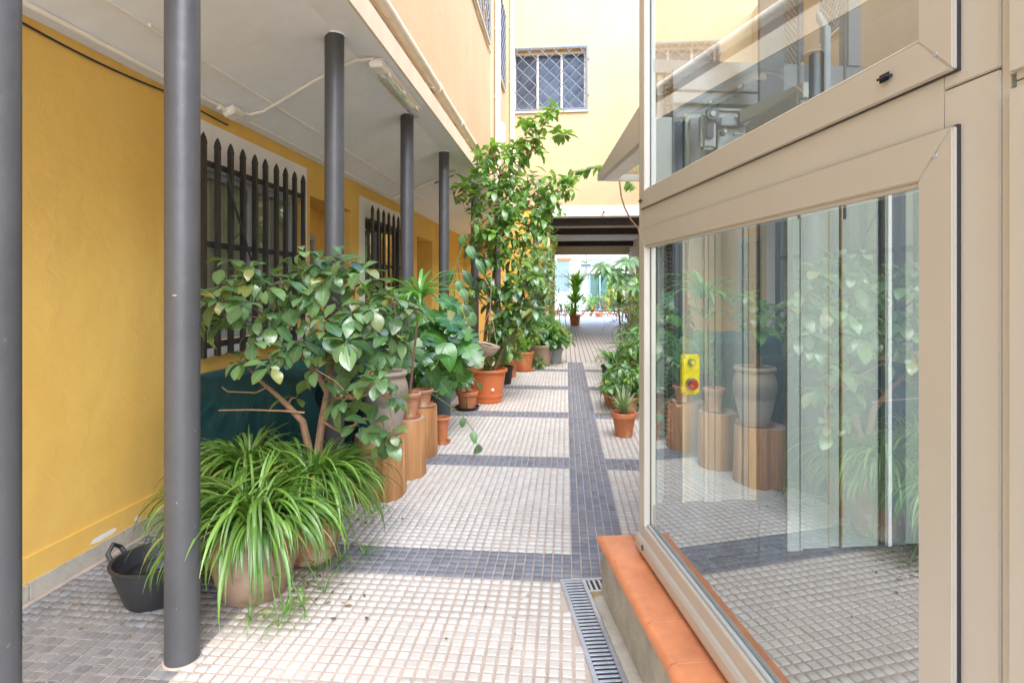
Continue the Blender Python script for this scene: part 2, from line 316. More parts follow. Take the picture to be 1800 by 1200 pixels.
def ring_wood():
    m = bpy.data.materials.new("stump_end_grain"); m.use_nodes = True; t = m.node_tree; b = t.nodes["Principled BSDF"]; L = t.links.new
    tc = t.nodes.new("ShaderNodeTexCoord"); wv = t.nodes.new("ShaderNodeTexWave"); wv.wave_type = 'RINGS'; wv.rings_direction = 'Z'; wv.inputs["Scale"].default_value = 22; wv.inputs["Distortion"].default_value = 3; wv.inputs["Detail"].default_value = 3
    L(tc.outputs["Object"], wv.inputs[0]); cr = t.nodes.new("ShaderNodeValToRGB"); cr.color_ramp.elements[0].color = (0.34, 0.24, 0.17, 1); cr.color_ramp.elements[1].color = (0.52, 0.40, 0.29, 1)
    L(wv.outputs[0], cr.inputs[0]); L(cr.outputs[0], b.inputs["Base Color"]); b.inputs["Roughness"].default_value = 0.7
    return m
M['ring'] = ring_wood()
def jar_mat():
    m = bpy.data.materials.new("stoneware_jar"); m.use_nodes = True; t = m.node_tree; b = t.nodes["Principled BSDF"]; L = t.links.new
    tc = t.nodes.new("ShaderNodeTexCoord"); sp = t.nodes.new("ShaderNodeSeparateXYZ"); L(tc.outputs["Object"], sp.inputs[0])
    n = t.nodes.new("ShaderNodeTexNoise"); n.inputs["Scale"].default_value = 30; n.inputs["Detail"].default_value = 8; L(tc.outputs["Object"], n.inputs[0])
    ad = t.nodes.new("ShaderNodeMath"); ad.operation = 'MULTIPLY_ADD'; ad.inputs[1].default_value = 0.05; L(n.outputs[0], ad.inputs[0]); L(sp.outputs[2], ad.inputs[2])
    cr = t.nodes.new("ShaderNodeValToRGB"); cr.color_ramp.interpolation = 'LINEAR'; e = cr.color_ramp.elements
    e[0].position = 0.0; e[0].color = (0.40, 0.36, 0.31, 1); e[1].position = 1.0; e[1].color = (0.40, 0.33, 0.25, 1)
    for p, c in ((0.22, (0.36, 0.32, 0.275, 1)), (0.245, (0.19, 0.17, 0.15, 1)), (0.33, (0.24, 0.21, 0.18, 1)), (0.365, (0.33, 0.27, 0.21, 1))):
        x = e.new(p); x.color = c
    L(ad.outputs[0], cr.inputs[0]); L(cr.outputs[0], b.inputs["Base Color"]); b.inputs["Roughness"].default_value = 0.5
    wv = t.nodes.new("ShaderNodeTexWave"); wv.bands_direction = 'Z'; wv.inputs["Scale"].default_value = 28; wv.inputs["Distortion"].default_value = 1.0; L(tc.outputs["Object"], wv.inputs[0])
    bp = t.nodes.new("ShaderNodeBump"); bp.inputs["Strength"].default_value = 0.35; bp.inputs["Distance"].default_value = 0.003; L(wv.outputs[0], bp.inputs["Height"]); L(bp.outputs[0], b.inputs["Normal"])
    return m
M['jar'] = jar_mat()
def cloth_mat(name, col):
    m = mat(name, col, 0.72, var=0.3, vscale=3, bump=0.15, bscale=150, spec=0.25)
    b = m.node_tree.nodes["Principled BSDF"]; b.inputs["Sheen Weight"].default_value = 0.12; b.inputs["Sheen Tint"].default_value = (0.2, 0.6, 0.6, 1)
    return m
M['tarp'] = cloth_mat("dark_green_tarpaulin", (0.004, 0.032, 0.033))
M['tarp2'] = cloth_mat("teal_tarpaulin", (0.007, 0.055, 0.068))

def glass_mat(name, refl, tint, rough=0.0):
    m = bpy.data.materials.new(name); m.use_nodes = True; t = m.node_tree; L = t.links.new
    for n in list(t.nodes):
        if n.type == 'BSDF_PRINCIPLED': t.nodes.remove(n)
    out = t.nodes["Material Output"]
    tr = t.nodes.new("ShaderNodeBsdfTransparent"); tr.inputs[0].default_value = (*tint, 1)
    gl = t.nodes.new("ShaderNodeBsdfGlossy"); gl.inputs["Roughness"].default_value = rough; gl.inputs[0].default_value = (0.93, 0.95, 0.93, 1)
    g = t.nodes.new("ShaderNodeNewGeometry"); dt = t.nodes.new("ShaderNodeVectorMath"); dt.operation = 'DOT_PRODUCT'; L(g.outputs["Normal"], dt.inputs[0]); L(g.outputs["Incoming"], dt.inputs[1])
    ab = t.nodes.new("ShaderNodeMath"); ab.operation = 'ABSOLUTE'; L(dt.outputs["Value"], ab.inputs[0])
    om = t.nodes.new("ShaderNodeMath"); om.operation = 'SUBTRACT'; om.inputs[0].default_value = 1.0; L(ab.outputs[0], om.inputs[1])
    pw = t.nodes.new("ShaderNodeMath"); pw.operation = 'POWER'; pw.inputs[1].default_value = 4.0; L(om.outputs[0], pw.inputs[0])
    mr = t.nodes.new("ShaderNodeMapRange"); mr.inputs[1].default_value = 0; mr.inputs[2].default_value = 1; mr.inputs[3].default_value = refl; mr.inputs[4].default_value = 1; L(pw.outputs[0], mr.inputs[0])
    mx = t.nodes.new("ShaderNodeMixShader"); L(mr.outputs[0], mx.inputs[0]); L(tr.outputs[0], mx.inputs[1]); L(gl.outputs[0], mx.inputs[2]); L(mx.outputs[0], out.inputs[0])
    return m
M['lift_glass'] = glass_mat("lift_glass", 0.42, (0.90, 0.95, 0.92))
M['win_glass'] = glass_mat("window_glass", 0.06, (0.85, 0.88, 0.86))
M['clear'] = glass_mat("clear_glass", 0.2, (0.95, 0.97, 0.96))

LF = {}
LF['shrub'] = leafmat("shrub_leaf", (0.06, 0.14, 0.055), (0.125, 0.21, 0.075), (0.16, 0.22, 0.07), vein=(0.17, 0.25, 0.13), rough=0.25, transl=0.2)
LF['tree'] = leafmat("tree_leaf", (0.075, 0.18, 0.045), (0.19, 0.33, 0.06), (0.12, 0.22, 0.06), vein=(0.14, 0.25, 0.08), rough=0.3, transl=0.32)
LF['spider'] = leafmat("spider_plant_blade", (0.065, 0.165, 0.025), (0.17, 0.29, 0.05), (0.10, 0.19, 0.04), vein=(0.16, 0.28, 0.09), rough=0.32, transl=0.22)
LF['monstera'] = leafmat("monstera_leaf", (0.03, 0.12, 0.035), (0.09, 0.23, 0.045), (0.14, 0.32, 0.05), vein=(0.14, 0.32, 0.12), rough=0.28, transl=0.33)
LF['dracaena'] = leafmat("dracaena_leaf", (0.06, 0.20, 0.05), (0.12, 0.30, 0.06), (0.14, 0.28, 0.08), rough=0.3, transl=0.3)
LF['bush'] = leafmat("bush_leaf", (0.04, 0.13, 0.03), (0.13, 0.27, 0.05), (0.12, 0.22, 0.05), rough=0.38, transl=0.3)
LF['dark'] = leafmat("dark_leaf", (0.035, 0.10, 0.045), (0.07, 0.17, 0.06), (0.06, 0.13, 0.05), rough=0.32, transl=0.2)
LF['aloe'] = leafmat("aloe_leaf", (0.16, 0.26, 0.12), (0.24, 0.34, 0.17), (0.2, 0.3, 0.14), rough=0.4, transl=0.15, variegated=(0.55, 0.60, 0.40))
LF['croton'] = leafmat("croton_leaf", (0.10, 0.22, 0.03), (0.45, 0.38, 0.03), (0.3, 0.3, 0.05), rough=0.35, transl=0.3)
LF['yucca'] = leafmat("yucca_leaf", (0.14, 0.32, 0.04), (0.30, 0.48, 0.06), (0.25, 0.40, 0.08), rough=0.4, transl=0.4)
LF['grey'] = leafmat("grey_leaf", (0.20, 0.24, 0.20), (0.33, 0.36, 0.32), (0.3, 0.33, 0.3), rough=0.6, transl=0.15)
LF['lime'] = leafmat("lime_leaf", (0.18, 0.34, 0.05), (0.35, 0.48, 0.10), (0.3, 0.42, 0.12), rough=0.4, transl=0.35)
LF['pale'] = leafmat("pale_green_leaf", (0.10, 0.22, 0.10), (0.18, 0.32, 0.14), (0.18, 0.3, 0.14), rough=0.35, transl=0.3)

# ------------------------------------------------------------------ leaf prototypes (verts, faces, uv)
def strip_leaf(L=1.0, W=0.4, segs=7, droop=0.35, fold=0.25, pet=0.15, peak=0.45, wave=0.0, tip=1.0):
    """leaf along +Y, normal +Z, base at origin, with a short petiole"""
    vs = [(-0.012*W/0.4, 0, 0), (0.012*W/0.4, 0, 0)]; uv = [(-0.05, 0), (0.05, 0)]; fs = []
    prev = None; ph = random.uniform(0, 6)
    a = 0.0; y = 0; z = 0; n = segs
    pts = []
    ang = 0.12
    for i in range(n+1):
        t = i / n
        pts.append((t, y + pet*L, z + pet*L*0.2))
        ang2 = ang - droop * 2.2 * (t + 0.2)
        y += math.cos(ang2) * L / n; z += math.sin(ang2) * L / n
    for i, (t, yy, zz) in enumerate(pts):
        # width profile, widest at peak
        tt = t ** (math.log(0.5) / math.log(peak)) if t > 0 else 0
        wd = W/2 * (math.sin(math.pi * min(tt, 1)) ** 0.75) if 0 < t < 1 else 0.004
        k = len(vs); e = fold * wd + wave * W * math.sin(ph + 9 * t)
        vs += [(-wd, yy, zz + e), (0, yy, zz), (wd, yy, zz + e * 0.9 - wave * W * 0.6)]; uv += [(-1, t), (0, t), (1, t)]
        if prev is None: fs += [(0, 1, k+1)]
        else: fs += [(prev, prev+1, k+1, k), (prev+1, prev+2, k+2, k+1)]
        prev = k
    return (vs, fs, uv)
def blade_leaf(L=0.5, W=0.014, segs=11, el=1.2, curl=2.6, fold=0.35, twist=0.0, taper=0.55):
    vs = []; uv = []; fs = []; y = z = 0.0
    for i in range(segs+1):
        t = i / segs; a = el - curl * t ** 1.15
        wd = W/2 * min(1, 0.5 + 3*t) * (1 - max(0, (t - taper) / (1 - taper)) ** 1.6) + 0.0005
        tx = twist * t
        nx, nz = math.cos(tx), math.sin(tx)
        k = len(vs); ny, nzz = -math.sin(a), math.cos(a)
        for s_ in (-1, 0, 1):
            off = fold * wd if s_ else 0
            vs.append((s_*wd*nx, y + ny*(off + s_*wd*nz), z + nzz*(off + s_*wd*nz))); uv.append((s_*0.9, t*0.05 + 0.01))
        if i: fs += [(k-3, k-2, k+1, k), (k-2, k-1, k+2, k+1)]
        y += math.cos(a) * L / segs; z += math.sin(a) * L / segs
    return (vs, fs, uv)
def lobed_leaf(L=0.3, W=0.3, lobes=6, depth=0.5, droop=0.5):
    """heart-shaped leaf whose outer half is cut into fingers"""
    vs = []; uv = []; fs = []; ns = 5
    def pt(t, u, side):
        ym = L*0.93*t; x = side*W/2*u*math.sin(math.pi*(0.10+0.88*t)**0.82)**0.8; yo = -0.22*L + 1.22*L*t**0.92
        y = ym*(1-u**1.2) + yo*u**1.2; q = abs(x)
        return (x, y - .1*droop*y*abs(y)/L, 0.12*q - 0.9*droop*q*q/W - droop*0.35*y*abs(y)/L)
    for side in (-1, 1):
        for j in range(lobes):
            t0, t1 = j/lobes, (j+1)/lobes; b = len(vs)
            for q in range(ns+1):
                u = q/ns; k = max(0, (u-depth)/(1-depth)); g = (0.34*k**.7)/lobes if 0 < j else 0.0
                g1 = (0.10*k)/lobes; rr = u if q < ns else u
                for c, tt in enumerate((t0+g, (t0+g+t1-g1)/2, t1-g1)):
                    uu = u*(0.93 if (q == ns and c != 1) else 1.0); vs.append(pt(tt, uu, side)); uv.append((side*uu, tt))
            for q in range(ns):
                for c in (0, 1):
                    f = (b+3*q+c, b+3*q+c+1, b+3*q+c+4, b+3*q+c+3); fs.append(f if side < 0 else f[::-1])
    return (vs, fs, uv)
def palmate_leaf(L=0.2, n=8, W=0.04, span=250, droop=0.3):
    vs = []; fs = []; uv = []
    for j in range(n):
        a = R(-span/2 + span*j/(n-1)); l = L * (1 - 0.35*abs(j-(n-1)/2)/((n-1)/2))
        v, f, u = strip_leaf(l, W, 5, droop, 0.3, pet=0.05)
        ca, sa = math.cos(a), math.sin(a); b = len(vs)
        vs += [(x*ca + y*sa, -x*sa + y*ca, z) for x, y, z in v]; fs += [tuple(b+i for i in q) for q in f]; uv += u
    return (vs, fs, uv)
def frond_leaf(L=0.6, n=14, ll=0.22, W=0.02, el=1.0, curl=1.6):
    """pinnate frond: rachis with leaflets"""
    vs = []; fs = []; uv = []; y = z = 0; st = n
    for i in range(st+1):
        t = i/st; a = el - curl*t
        if t > 0.18:
            for sd_ in (-1, 1):
                l = ll * math.sin(math.pi*(0.15+0.75*t))
                v, f, u = strip_leaf(l, W, 3, 0.35, 0.3, pet=0.02)
                az = sd_ * R(68 - 35*t); ca, sa = math.cos(az), math.sin(az); b = len(vs)
                for (x0, y0, z0) in v:
                    x1, y1 = x0*ca + y0*sa, -x0*sa + y0*ca
                    vs.append((x1, y + y1*math.cos(a) - z0*math.sin(a), z + y1*math.sin(a) + z0*math.cos(a)))
                fs += [tuple(b+i_ for i_ in q) for q in f]; uv += u
        ny, nz = y + math.cos(a)*L/st, z + math.sin(a)*L/st
        b = len(vs); vs += [(-.003,y,z),(.003,y,z),(.002,ny,nz),(-.002,ny,nz)]; uv += [(0,0)]*4; fs.append((b,b+1,b+2,b+3))
        y, z = ny, nz
    return (vs, fs, uv)

def leaf_mesh(proto, name, m):
    vs, fs, uv = proto
    me = bpy.data.meshes.new(name); me.from_pydata(vs, [], fs); me.materials.append(m)
    ul = me.uv_layers.new(name="UVMap"); li = np.empty(len(me.loops), dtype=np.int32); me.loops.foreach_get("vertex_index", li)
    ul.data.foreach_set("uv", np.array(uv, dtype=np.float32)[li].ravel()); me.shade_smooth()
    return me

class Plant:
    """gathers leaf placements; the largest ones become leaf objects, the rest one joined part"""
    def __init__(s, root): s.root = root; s.items = []
    def leaf(s, proto_set, Mx): s.items.append((proto_set, random.randrange(len(proto_set['p'])), Mx))
    def emit(s, limit=290, name="leaf", joined_name="leaf_mass"):
        inv = s.root.matrix_world.inverted() if False else Matrix.Translation(-Vector(s.root.location))
        camp = Vector((0, 0, EYE))
        def key(it):
            return -it[2].to_scale()[0] / max(0.3, (it[2].translation - camp).length)
        s.items.sort(key=key); big, rest = s.items[:limit], s.items[limit:]
        for ps, k, Mx in big:
            o = bpy.data.objects.new(name, ps['me'][k]); COL.objects.link(o); o.parent = s.root; o.matrix_local = inv @ Mx
        if rest:
            V = []; F = []; U = []; b = 0; mats = []; mi = []
            for ps, k, Mx in rest:
                vs, fs, uv = ps['p'][k]; A = np.array((inv @ Mx)); v = np.array(vs) @ A[:3,:3].T + A[:3,3]
                V.append(v); U.append(np.array(uv)); F += [tuple(b+i for i in f) for f in fs]; b += len(vs)
                if ps['m'] not in mats: mats.append(ps['m'])
                mi += [mats.index(ps['m'])] * len(fs)
            me = bpy.data.meshes.new(joined_name); me.from_pydata(np.vstack(V).tolist(), [], F)
            for m in mats: me.materials.append(m)
            me.polygons.foreach_set("material_index", mi)
            ul = me.uv_layers.new(name="UVMap"); li = np.empty(len(me.loops), dtype=np.int32); me.loops.foreach_get("vertex_index", li)
            ul.data.foreach_set("uv", np.vstack(U).astype(np.float32)[li].ravel()); me.shade_smooth()
            o = link(joined_name, me, s.root); o['kind'] = 'stuff'
def pset(name, m, protos):
    return {'m': m, 'p': protos, 'me': [leaf_mesh(p, name, m) for p in protos]}
def orient(pos, direction, up=Vector((0,0,1)), sc=1.0, roll=0.0):
    """matrix: local +Y along direction, +Z towards up"""
    d = Vector(direction).normalized(); x = d.cross(up)
    if x.length < 1e-4: x = Vector((1,0,0))
    x.normalize(); z = x.cross(d)
    Rm = Matrix(((x.x, d.x, z.x), (x.y, d.y, z.y), (x.z, d.z, z.z))).to_4x4()
    return Matrix.Translation(pos) @ Rm @ Matrix.Rotation(roll, 4, 'Y') @ Matrix.Scale(sc, 4)

PS = {}
PS['shrub'] = pset("shrub_leaf", LF['shrub'], [strip_leaf(0.11*s, 0.066*s*w_, 7, dr, 0.2, 0.12, 0.55, 0.03) for s, w_, dr in ((1,1,.3),(1.1,.9,.5),(.9,1.1,.4),(1.15,1,.2),(.8,.95,.6),(1,.85,.45))])
PS['tree'] = pset("tree_leaf", LF['tree'], [strip_leaf(0.15*s, 0.075*s*w_, 6, dr, 0.25, 0.1, 0.48, 0.02) for s, w_, dr in ((1,1,.3),(1.1,.9,.5),(.9,1.05,.2),(1.15,.9,.4),(.75,.95,.5))])
PS['treebig'] = pset("tree_leaf", LF['dark'], [strip_leaf(0.19*s, 0.085*s*w_, 7, dr, 0.25, 0.1, 0.5, 0.03) for s, w_, dr in ((1,1,.5),(1.1,.8,.6),(.9,.9,.4))])
PS['small'] = pset("small_leaf", LF['bush'], [strip_leaf(0.07*s, 0.034*s, 4, dr, 0.25, 0.1, 0.48) for s, dr in ((1,.3),(1.2,.5),(.8,.4))])
PS['smalld'] = pset("small_leaf", LF['dark'], [strip_leaf(0.07*s, 0.034*s, 4, dr, 0.25, 0.1, 0.48) for s, dr in ((1,.3),(1.2,.5),(.8,.4))])
PS['lime'] = pset("lime_leaf", LF['lime'], [strip_leaf(0.06*s, 0.03*s, 4, dr, 0.25, 0.1, 0.48) for s, dr in ((1,.3),(1.2,.5),(.8,.4))])
PS['mon'] = pset("monstera_leaf", LF['monstera'], [lobed_leaf(0.32*s, 0.32*s, n, .5, dr) for s, n, dr in ((1,6,.5),(1.1,7,.8),(.85,5,.4),(.95,6,1.0))])
PS['heart'] = pset("heart_leaf", LF['monstera'], [strip_leaf(0.24*s, 0.16*s, 8, dr, 0.15, 0.02, 0.36, 0.03) for s, dr in ((1,.4),(1.15,.6),(.8,.5))])
PS['pothos'] = pset("variegated_leaf", LF['pale'], [strip_leaf(0.13*s, 0.08*s, 6, dr, 0.2, 0.1, 0.4, 0.03) for s, dr in ((1,.4),(1.15,.6),(.8,.5))])

def blades(name, m, n, Lr, Wr, elr, cur, taper=0.55):
    return pset(name, m, [blade_leaf(random.uniform(*Lr), random.uniform(*Wr), 11, random.uniform(*elr), random.uniform(*cur), 0.35, random.uniform(-.5, .5), taper) for _ in range(n)])
PS['spider'] = blades("spider_blade", LF['spider'], 24, (0.34, 0.56), (0.012, 0.021), (0.55, 1.45), (2.1, 3.1), .45)
PS['hang'] = blades("spider_blade", LF['spider'], 14, (0.26, 0.44), (0.011, 0.02), (0.1, 0.8), (1.5, 2.3), .4)
PS['driedb'] = blades("dry_blade", mat("dry_straw_blade", (0.34, 0.24, 0.11), .8), 5, (0.24, 0.4), (0.006, 0.012), (0.0, 0.8), (1.5, 2.6), .4)
PS['spiderup'] = blades("spider_blade", LF['spider'], 8, (0.22, 0.36), (0.013, 0.02), (1.1, 1.5), (0.7, 1.7))
PS['drac'] = blades("dracaena_blade", LF['dracaena'], 10, (0.30, 0.48), (0.024, 0.036), (0.6, 1.4), (1.2, 2.2))
PS['aloe'] = blades("aloe_leaf", LF['aloe'], 6, (0.26, 0.36), (0.032, 0.045), (1.0, 1.4), (0.2, 1.0), 0.3)
PS['yucca'] = blades("yucca_leaf", LF['yucca'], 8, (0.6, 0.95), (0.05, 0.075), (0.7, 1.5), (0.1, 0.9), 0.3)
PS['yuccaw'] = blades("yucca_leaf", LF['yucca'], 8, (0.5, 0.85), (0.055, 0.08), (0.0, 1.1), (0.2, 1.0), 0.3)
PS['strapd'] = blades("strap_leaf", LF['dark'], 8, (0.35, 0.6), (0.04, 0.06), (0.7, 1.4), (0.8, 2.0), 0.4)
PS['strapp'] = blades("strap_leaf", LF['pale'], 8, (0.3, 0.55), (0.03, 0.05), (0.7, 1.4), (0.8, 2.0), 0.4)
PS['greyc'] = blades("grey_blade", LF['grey'], 8, (0.3, 0.6), (0.012, 0.02), (0.4, 1.5), (1.5, 4.2))
PS['fatsia'] = pset("palmate_leaf", LF['pale'], [palmate_leaf(0.28*s, 8, 0.075, 240, dr) for s, dr in ((1, .3), (1.15, .45))])
PS['croton'] = pset("croton_leaf", LF['croton'], [strip_leaf(0.16*s, 0.055*s, 5, dr, 0.2, 0.05) for s, dr in ((1,.3),(1.2,.5))])
PS['frond'] = pset("palm_frond", LF['dark'], [frond_leaf(random.uniform(.5,.7), 12, .24, .024, random.uniform(.9,1.4), random.uniform(1,2)) for _ in range(4)])
PS['fern'] = pset("fern_frond", LF['bush'], [frond_leaf(random.uniform(.2,.32), 9, .07, .014, random.uniform(.9,1.4), random.uniform(1.4,2.4)) for _ in range(4)])

def rosette(pl, ps, pos, n, direction=Vector((0,0,1)), spread=1.25, sc=1.0, scv=0.2, droop=0.0, lo=0.5):
    d = Vector(direction).normalized(); a0 = random.uniform(0, 6.28); s1 = d.orthogonal().normalized(); s2 = d.cross(s1)
    for i in range(n):
        a = a0 + 2.39996 * i; th = spread * (lo + (1-lo) * (i + 0.5) / n) + random.uniform(-.15, .15)
        v = d * math.cos(th) + (s1 * math.cos(a) + s2 * math.sin(a)) * math.sin(th)
        v.z -= droop * random.uniform(0.6, 1.2)
        # leaf faces tend to look up at the sky
        up = Vector((random.uniform(-.25,.25), random.uniform(-.25,.25), 1)) + d * 0.4
        pl.leaf(ps, orient(Vector(pos) + v.normalized() * 0.008, v, up, sc * random.uniform(1-scv, 1+scv)))
def fountain(pl, ps, pos, n, r=0.03, sc=1.0, zmin=None, tilt=0.15, az=None):
    for i in range(n):
        a = random.uniform(0, 2*math.pi) if az is None else random.uniform(*az)
        p = Vector(pos) + Vector((math.cos(a), math.sin(a), 0)) * random.uniform(0, r)
        s = sc * random.uniform(0.7, 1.1)
        Mx = Matrix.Translation(p) @ Matrix.Rotation(a - math.pi/2, 4, 'Z') @ Matrix.Rotation(random.uniform(-tilt, tilt), 4, 'X') @ Matrix.Scale(s, 4)
        k = random.randrange(len(ps['p']))
        if zmin is not None:
            for _ in range(6):
                zm = min((Mx @ Vector(v)).z for v in ps['p'][k][0][::3])
                if zm > zmin: break
                k = random.randrange(len(ps['p'])); Mx = Mx @ Matrix.Scale(0.85, 4)
        pl.items.append((ps, k, Mx))

def pot_profile(rt, rb, h, rim=0.02, rimh=0.05, wall=0.012):
    return [(0.0, 0.0), (rb*0.96, 0.0), (rb, 0.008), (rb + (rt-rb)*0.5, h*0.5), (rt - 0.004, h-rimh-0.004), (rt - 0.002, h-rimh), (rt + rim, h-rimh+0.004), (rt + rim + 0.004, h-0.01), (rt+rim-0.002, h), (rt + rim - wall*1.2, h), (rt - wall, h - 0.012), (rt - wall - 0.005, h - 0.05)]
def make_pot(root, rt, rb, h, m, rim=0.012, rimh=0.04, saucer=None, z0=0.0, soil=True, prof=None, name="pot"):
    b = MB(); b.lathe(prof or pot_profile(rt, rb, h, rim, rimh), 36); o = b.build(name, m, root, loc=(0, 0, z0))
    if soil:
        s_ = MB(); s_.lathe([(rt-0.012, h-0.035), (rt*0.5, h-0.022), (0, h-0.02)], 20); s_.build("soil", M['soil'], root, loc=(0, 0, z0))
    if saucer:
        b = MB(); rs, hs, ms = saucer
        b.lathe([(0, 0), (rs*0.85, 0), (rs, hs), (rs-0.006, hs), (rs*0.83, 0.006), (0, 0.006)], 36); b.build("saucer", ms, root, loc=(0, 0, z0 - 0.001))
    return o

# ================================================================== SETTING
# ground sheet with grout colour
b = MB(); b.add([(-60,-60,0),(60,-60,0),(60,90,0),(-60,90,0)], [(0,1,2,3)]); gnd = b.build("ground", M['grout'], fix=False); tag(gnd, kind='structure')
# small square paving stones
P0 = Vector((0.343, 2.735, 0)); EA = R(10.35)      # lift enclosure corner and heading
def to_lift(x, y):
    dx, dy = x - P0.x, y - P0.y
    return dx*math.cos(EA) + dy*math.sin(EA), -dx*math.sin(EA) + dy*math.cos(EA)
p = 0.3075/6; X0, Y0 = 0.03, 2.915
I = np.arange(int(np.floor((-2.575-X0)/p))+1, int((4.4-X0)/p)); J = np.arange(int(np.floor((0.3-Y0)/p)), int((11.6-Y0)/p))
II, JJ = np.meshgrid(I, J, indexing='ij'); II = II.ravel(); JJ = JJ.ravel()
cx = X0 + (II+0.5)*p; cy = Y0 + (JJ+0.5)*p
lx = (cx-P0.x)*math.cos(EA) + (cy-P0.y)*math.sin(EA); ly = -(cx-P0.x)*math.sin(EA) + (cy-P0.y)*math.cos(EA)
keep = ~(((lx > -0.345) & (ly < 0.262)))
II, JJ, cx, cy = II[keep], JJ[keep], cx[keep], cy[keep]
dark = ((II >= 0) & (II < 6) & (JJ >= 0)) | (np.mod(JJ, 36) < 6)
left = II < -30
mi = np.where(left, 2, np.where(dark, 1, 0))
half = np.where(mi == 0, 0.0193, 0.0222) * (1 + np.random.uniform(-.04, .04, len(cx)))
jx = np.random.uniform(-.0009, .0009, len(cx)); jy = np.random.uniform(-.0009, .0009, len(cx)); hz = 0.0055 + np.random.uniform(-.001, .001, len(cx))
rot = np.random.uniform(-.03, .03, len(cx))
# choose the 300 that show largest
dd = -cx*SN + cy*CS; rr_ = cx*CS + cy*SN
with np.errstate(divide='ignore', invalid='ignore'):
    ppx = 900 + 1000*rr_/dd; ppy = 507 + 1000*EYE/dd
vis = (dd > 0.3) & (ppx > 30) & (ppx < 1100) & (ppy < 1198) & ~((cx > -1.95) & (cx < -1.1) & (cy > 2.35)) & ~((ppx > 283) & (ppx < 358))
order = np.argsort(np.where(vis, dd, 1e9)); near = set(order[:300].tolist())
def sq_verts(h, hz_):
    t = h * 0.88
    return [(-h,-h,-0.002),(h,-h,-0.002),(h,h,-0.002),(-h,h,-0.002),(-h,-h,hz_*0.6),(h,-h,hz_*0.6),(h,h,hz_*0.6),(-h,h,hz_*0.6),(-t,-t,hz_),(t,-t,hz_),(t,t,hz_),(-t,t,hz_)]
SQF = [(0,1,5,4),(1,2,6,5),(2,3,7,6),(3,0,4,7),(4,5,9,8),(5,6,10,9),(6,7,11,10),(7,4,8,11),(8,9,10,11)]
sqm = {}
for k, mm in ((0, 'tile_w'), (1, 'tile_d'), (2, 'tile_d2')):
    for v_ in range(3):
        me = bpy.data.meshes.new("paving_square"); me.from_pydata(sq_verts(0.0193 if k == 0 else 0.0222, 0.005 + 0.0006*v_), [], SQF); me.materials.append(M[mm]); sqm[(k, v_)] = me
for i in near:
    o = bpy.data.objects.new("paving_square", sqm[(int(mi[i]), random.randrange(3))]); COL.objects.link(o); o.parent = gnd
    o.location = (cx[i]+jx[i], cy[i]+jy[i], 0); o.rotation_euler = (0, 0, rot[i])
idx = np.array([i for i in range(len(cx)) if i not in near])
base = np.array(sq_verts(1, 1)); n = len(idx)
V = np.empty((n, 12, 3)); V[:,:,0] = base[:,0] * half[idx][:,None]; V[:,:,1] = base[:,1] * half[idx][:,None]
ca, sa = np.cos(rot[idx])[:,None], np.sin(rot[idx])[:,None]
vx, vy = V[:,:,0]*ca - V[:,:,1]*sa, V[:,:,0]*sa + V[:,:,1]*ca
V[:,:,0] = vx + (cx+jx)[idx][:,None]; V[:,:,1] = vy + (cy+jy)[idx][:,None]
zz = base[:,2].copy(); zz[:4] = -0.36; V[:,:,2] = zz[None,:] * hz[idx][:,None]
me = bpy.data.meshes.new("paving_squares"); me.vertices.add(n*12); me.vertices.foreach_set("co", V.ravel())
F = (np.array(SQF)[None] + (np.arange(n)*12)[:,None,None]).reshape(-1, 4)
me.loops.add(len(F)*4); me.loops.foreach_set("vertex_index", F.ravel().astype(np.int32))
me.polygons.add(len(F)); me.polygons.foreach_set("loop_start", np.arange(len(F))*4)
for mm in ('tile_w', 'tile_d', 'tile_d2'): me.materials.append(M[mm])
me.polygons.foreach_set("material_index", np.repeat(mi[idx], 9).astype(np.int32)); me.update(calc_edges=True); me.validate()
o = link("paving_squares", me, gnd); o['kind'] = 'stuff'
# farther paving
b = MB(); b.box((-2.6, 11.62, -0.01), (4.5, 24.0, 0.004)); o = b.build("passage_paving", M['pave_far']); tag(o, kind='structure')
M['far_floor'] = mat("far_court_floor", (0.50, 0.50, 0.53), 0.7, var=0.1, vscale=1)
b = MB(); b.box((-8, 24.0, -0.01), (12, 46, 0.012)); o = b.build("far_court_floor", M['far_floor']); tag(o, kind='structure')

# ---------------- ground-floor wall on the left, X = -2.586, with window and door openings
WX = -2.586
lw = empty("courtyard_wall", (WX, 5, 0), "deep yellow plastered wall with barred windows and door recesses behind the arcade columns", "wall")
def openwall(y0, y1, z0, z1, holes, thick, x=WX, hole_back=True):
    """boxes filling the wall around rectangular holes (ya, yb, za, zb), in root coords"""
    b = MB(); holes = sorted(holes); ys = y0
    for (ya, yb, za, zb) in holes:
        b.box((x-thick, ys, z0), (x, ya, z1))
        if za > z0: b.box((x-thick, ya, z0), (x, yb, za))
        if zb < z1: b.box((x-thick, ya, zb), (x, yb, z1))
        ys = yb
    b.box((x-thick, ys, z0), (x, y1, z1)); return b
def rel(b, root):
    l = root.location; b.v = [(v[0]-l.x, v[1]-l.y, v[2]-l.z) for v in b.v]; return b
HO = [(3.86, 5.34, 1.12, 2.42), (5.55, 6.68, 0.0, 2.44), (7.12, 8.75, 1.1, 2.42), (9.71, 10.86, 0.0, 2.41)]
rel(openwall(-2.0, 14.28, 0, 2.83, HO, 0.45), lw).build("wall_face", M['yellow'], lw)
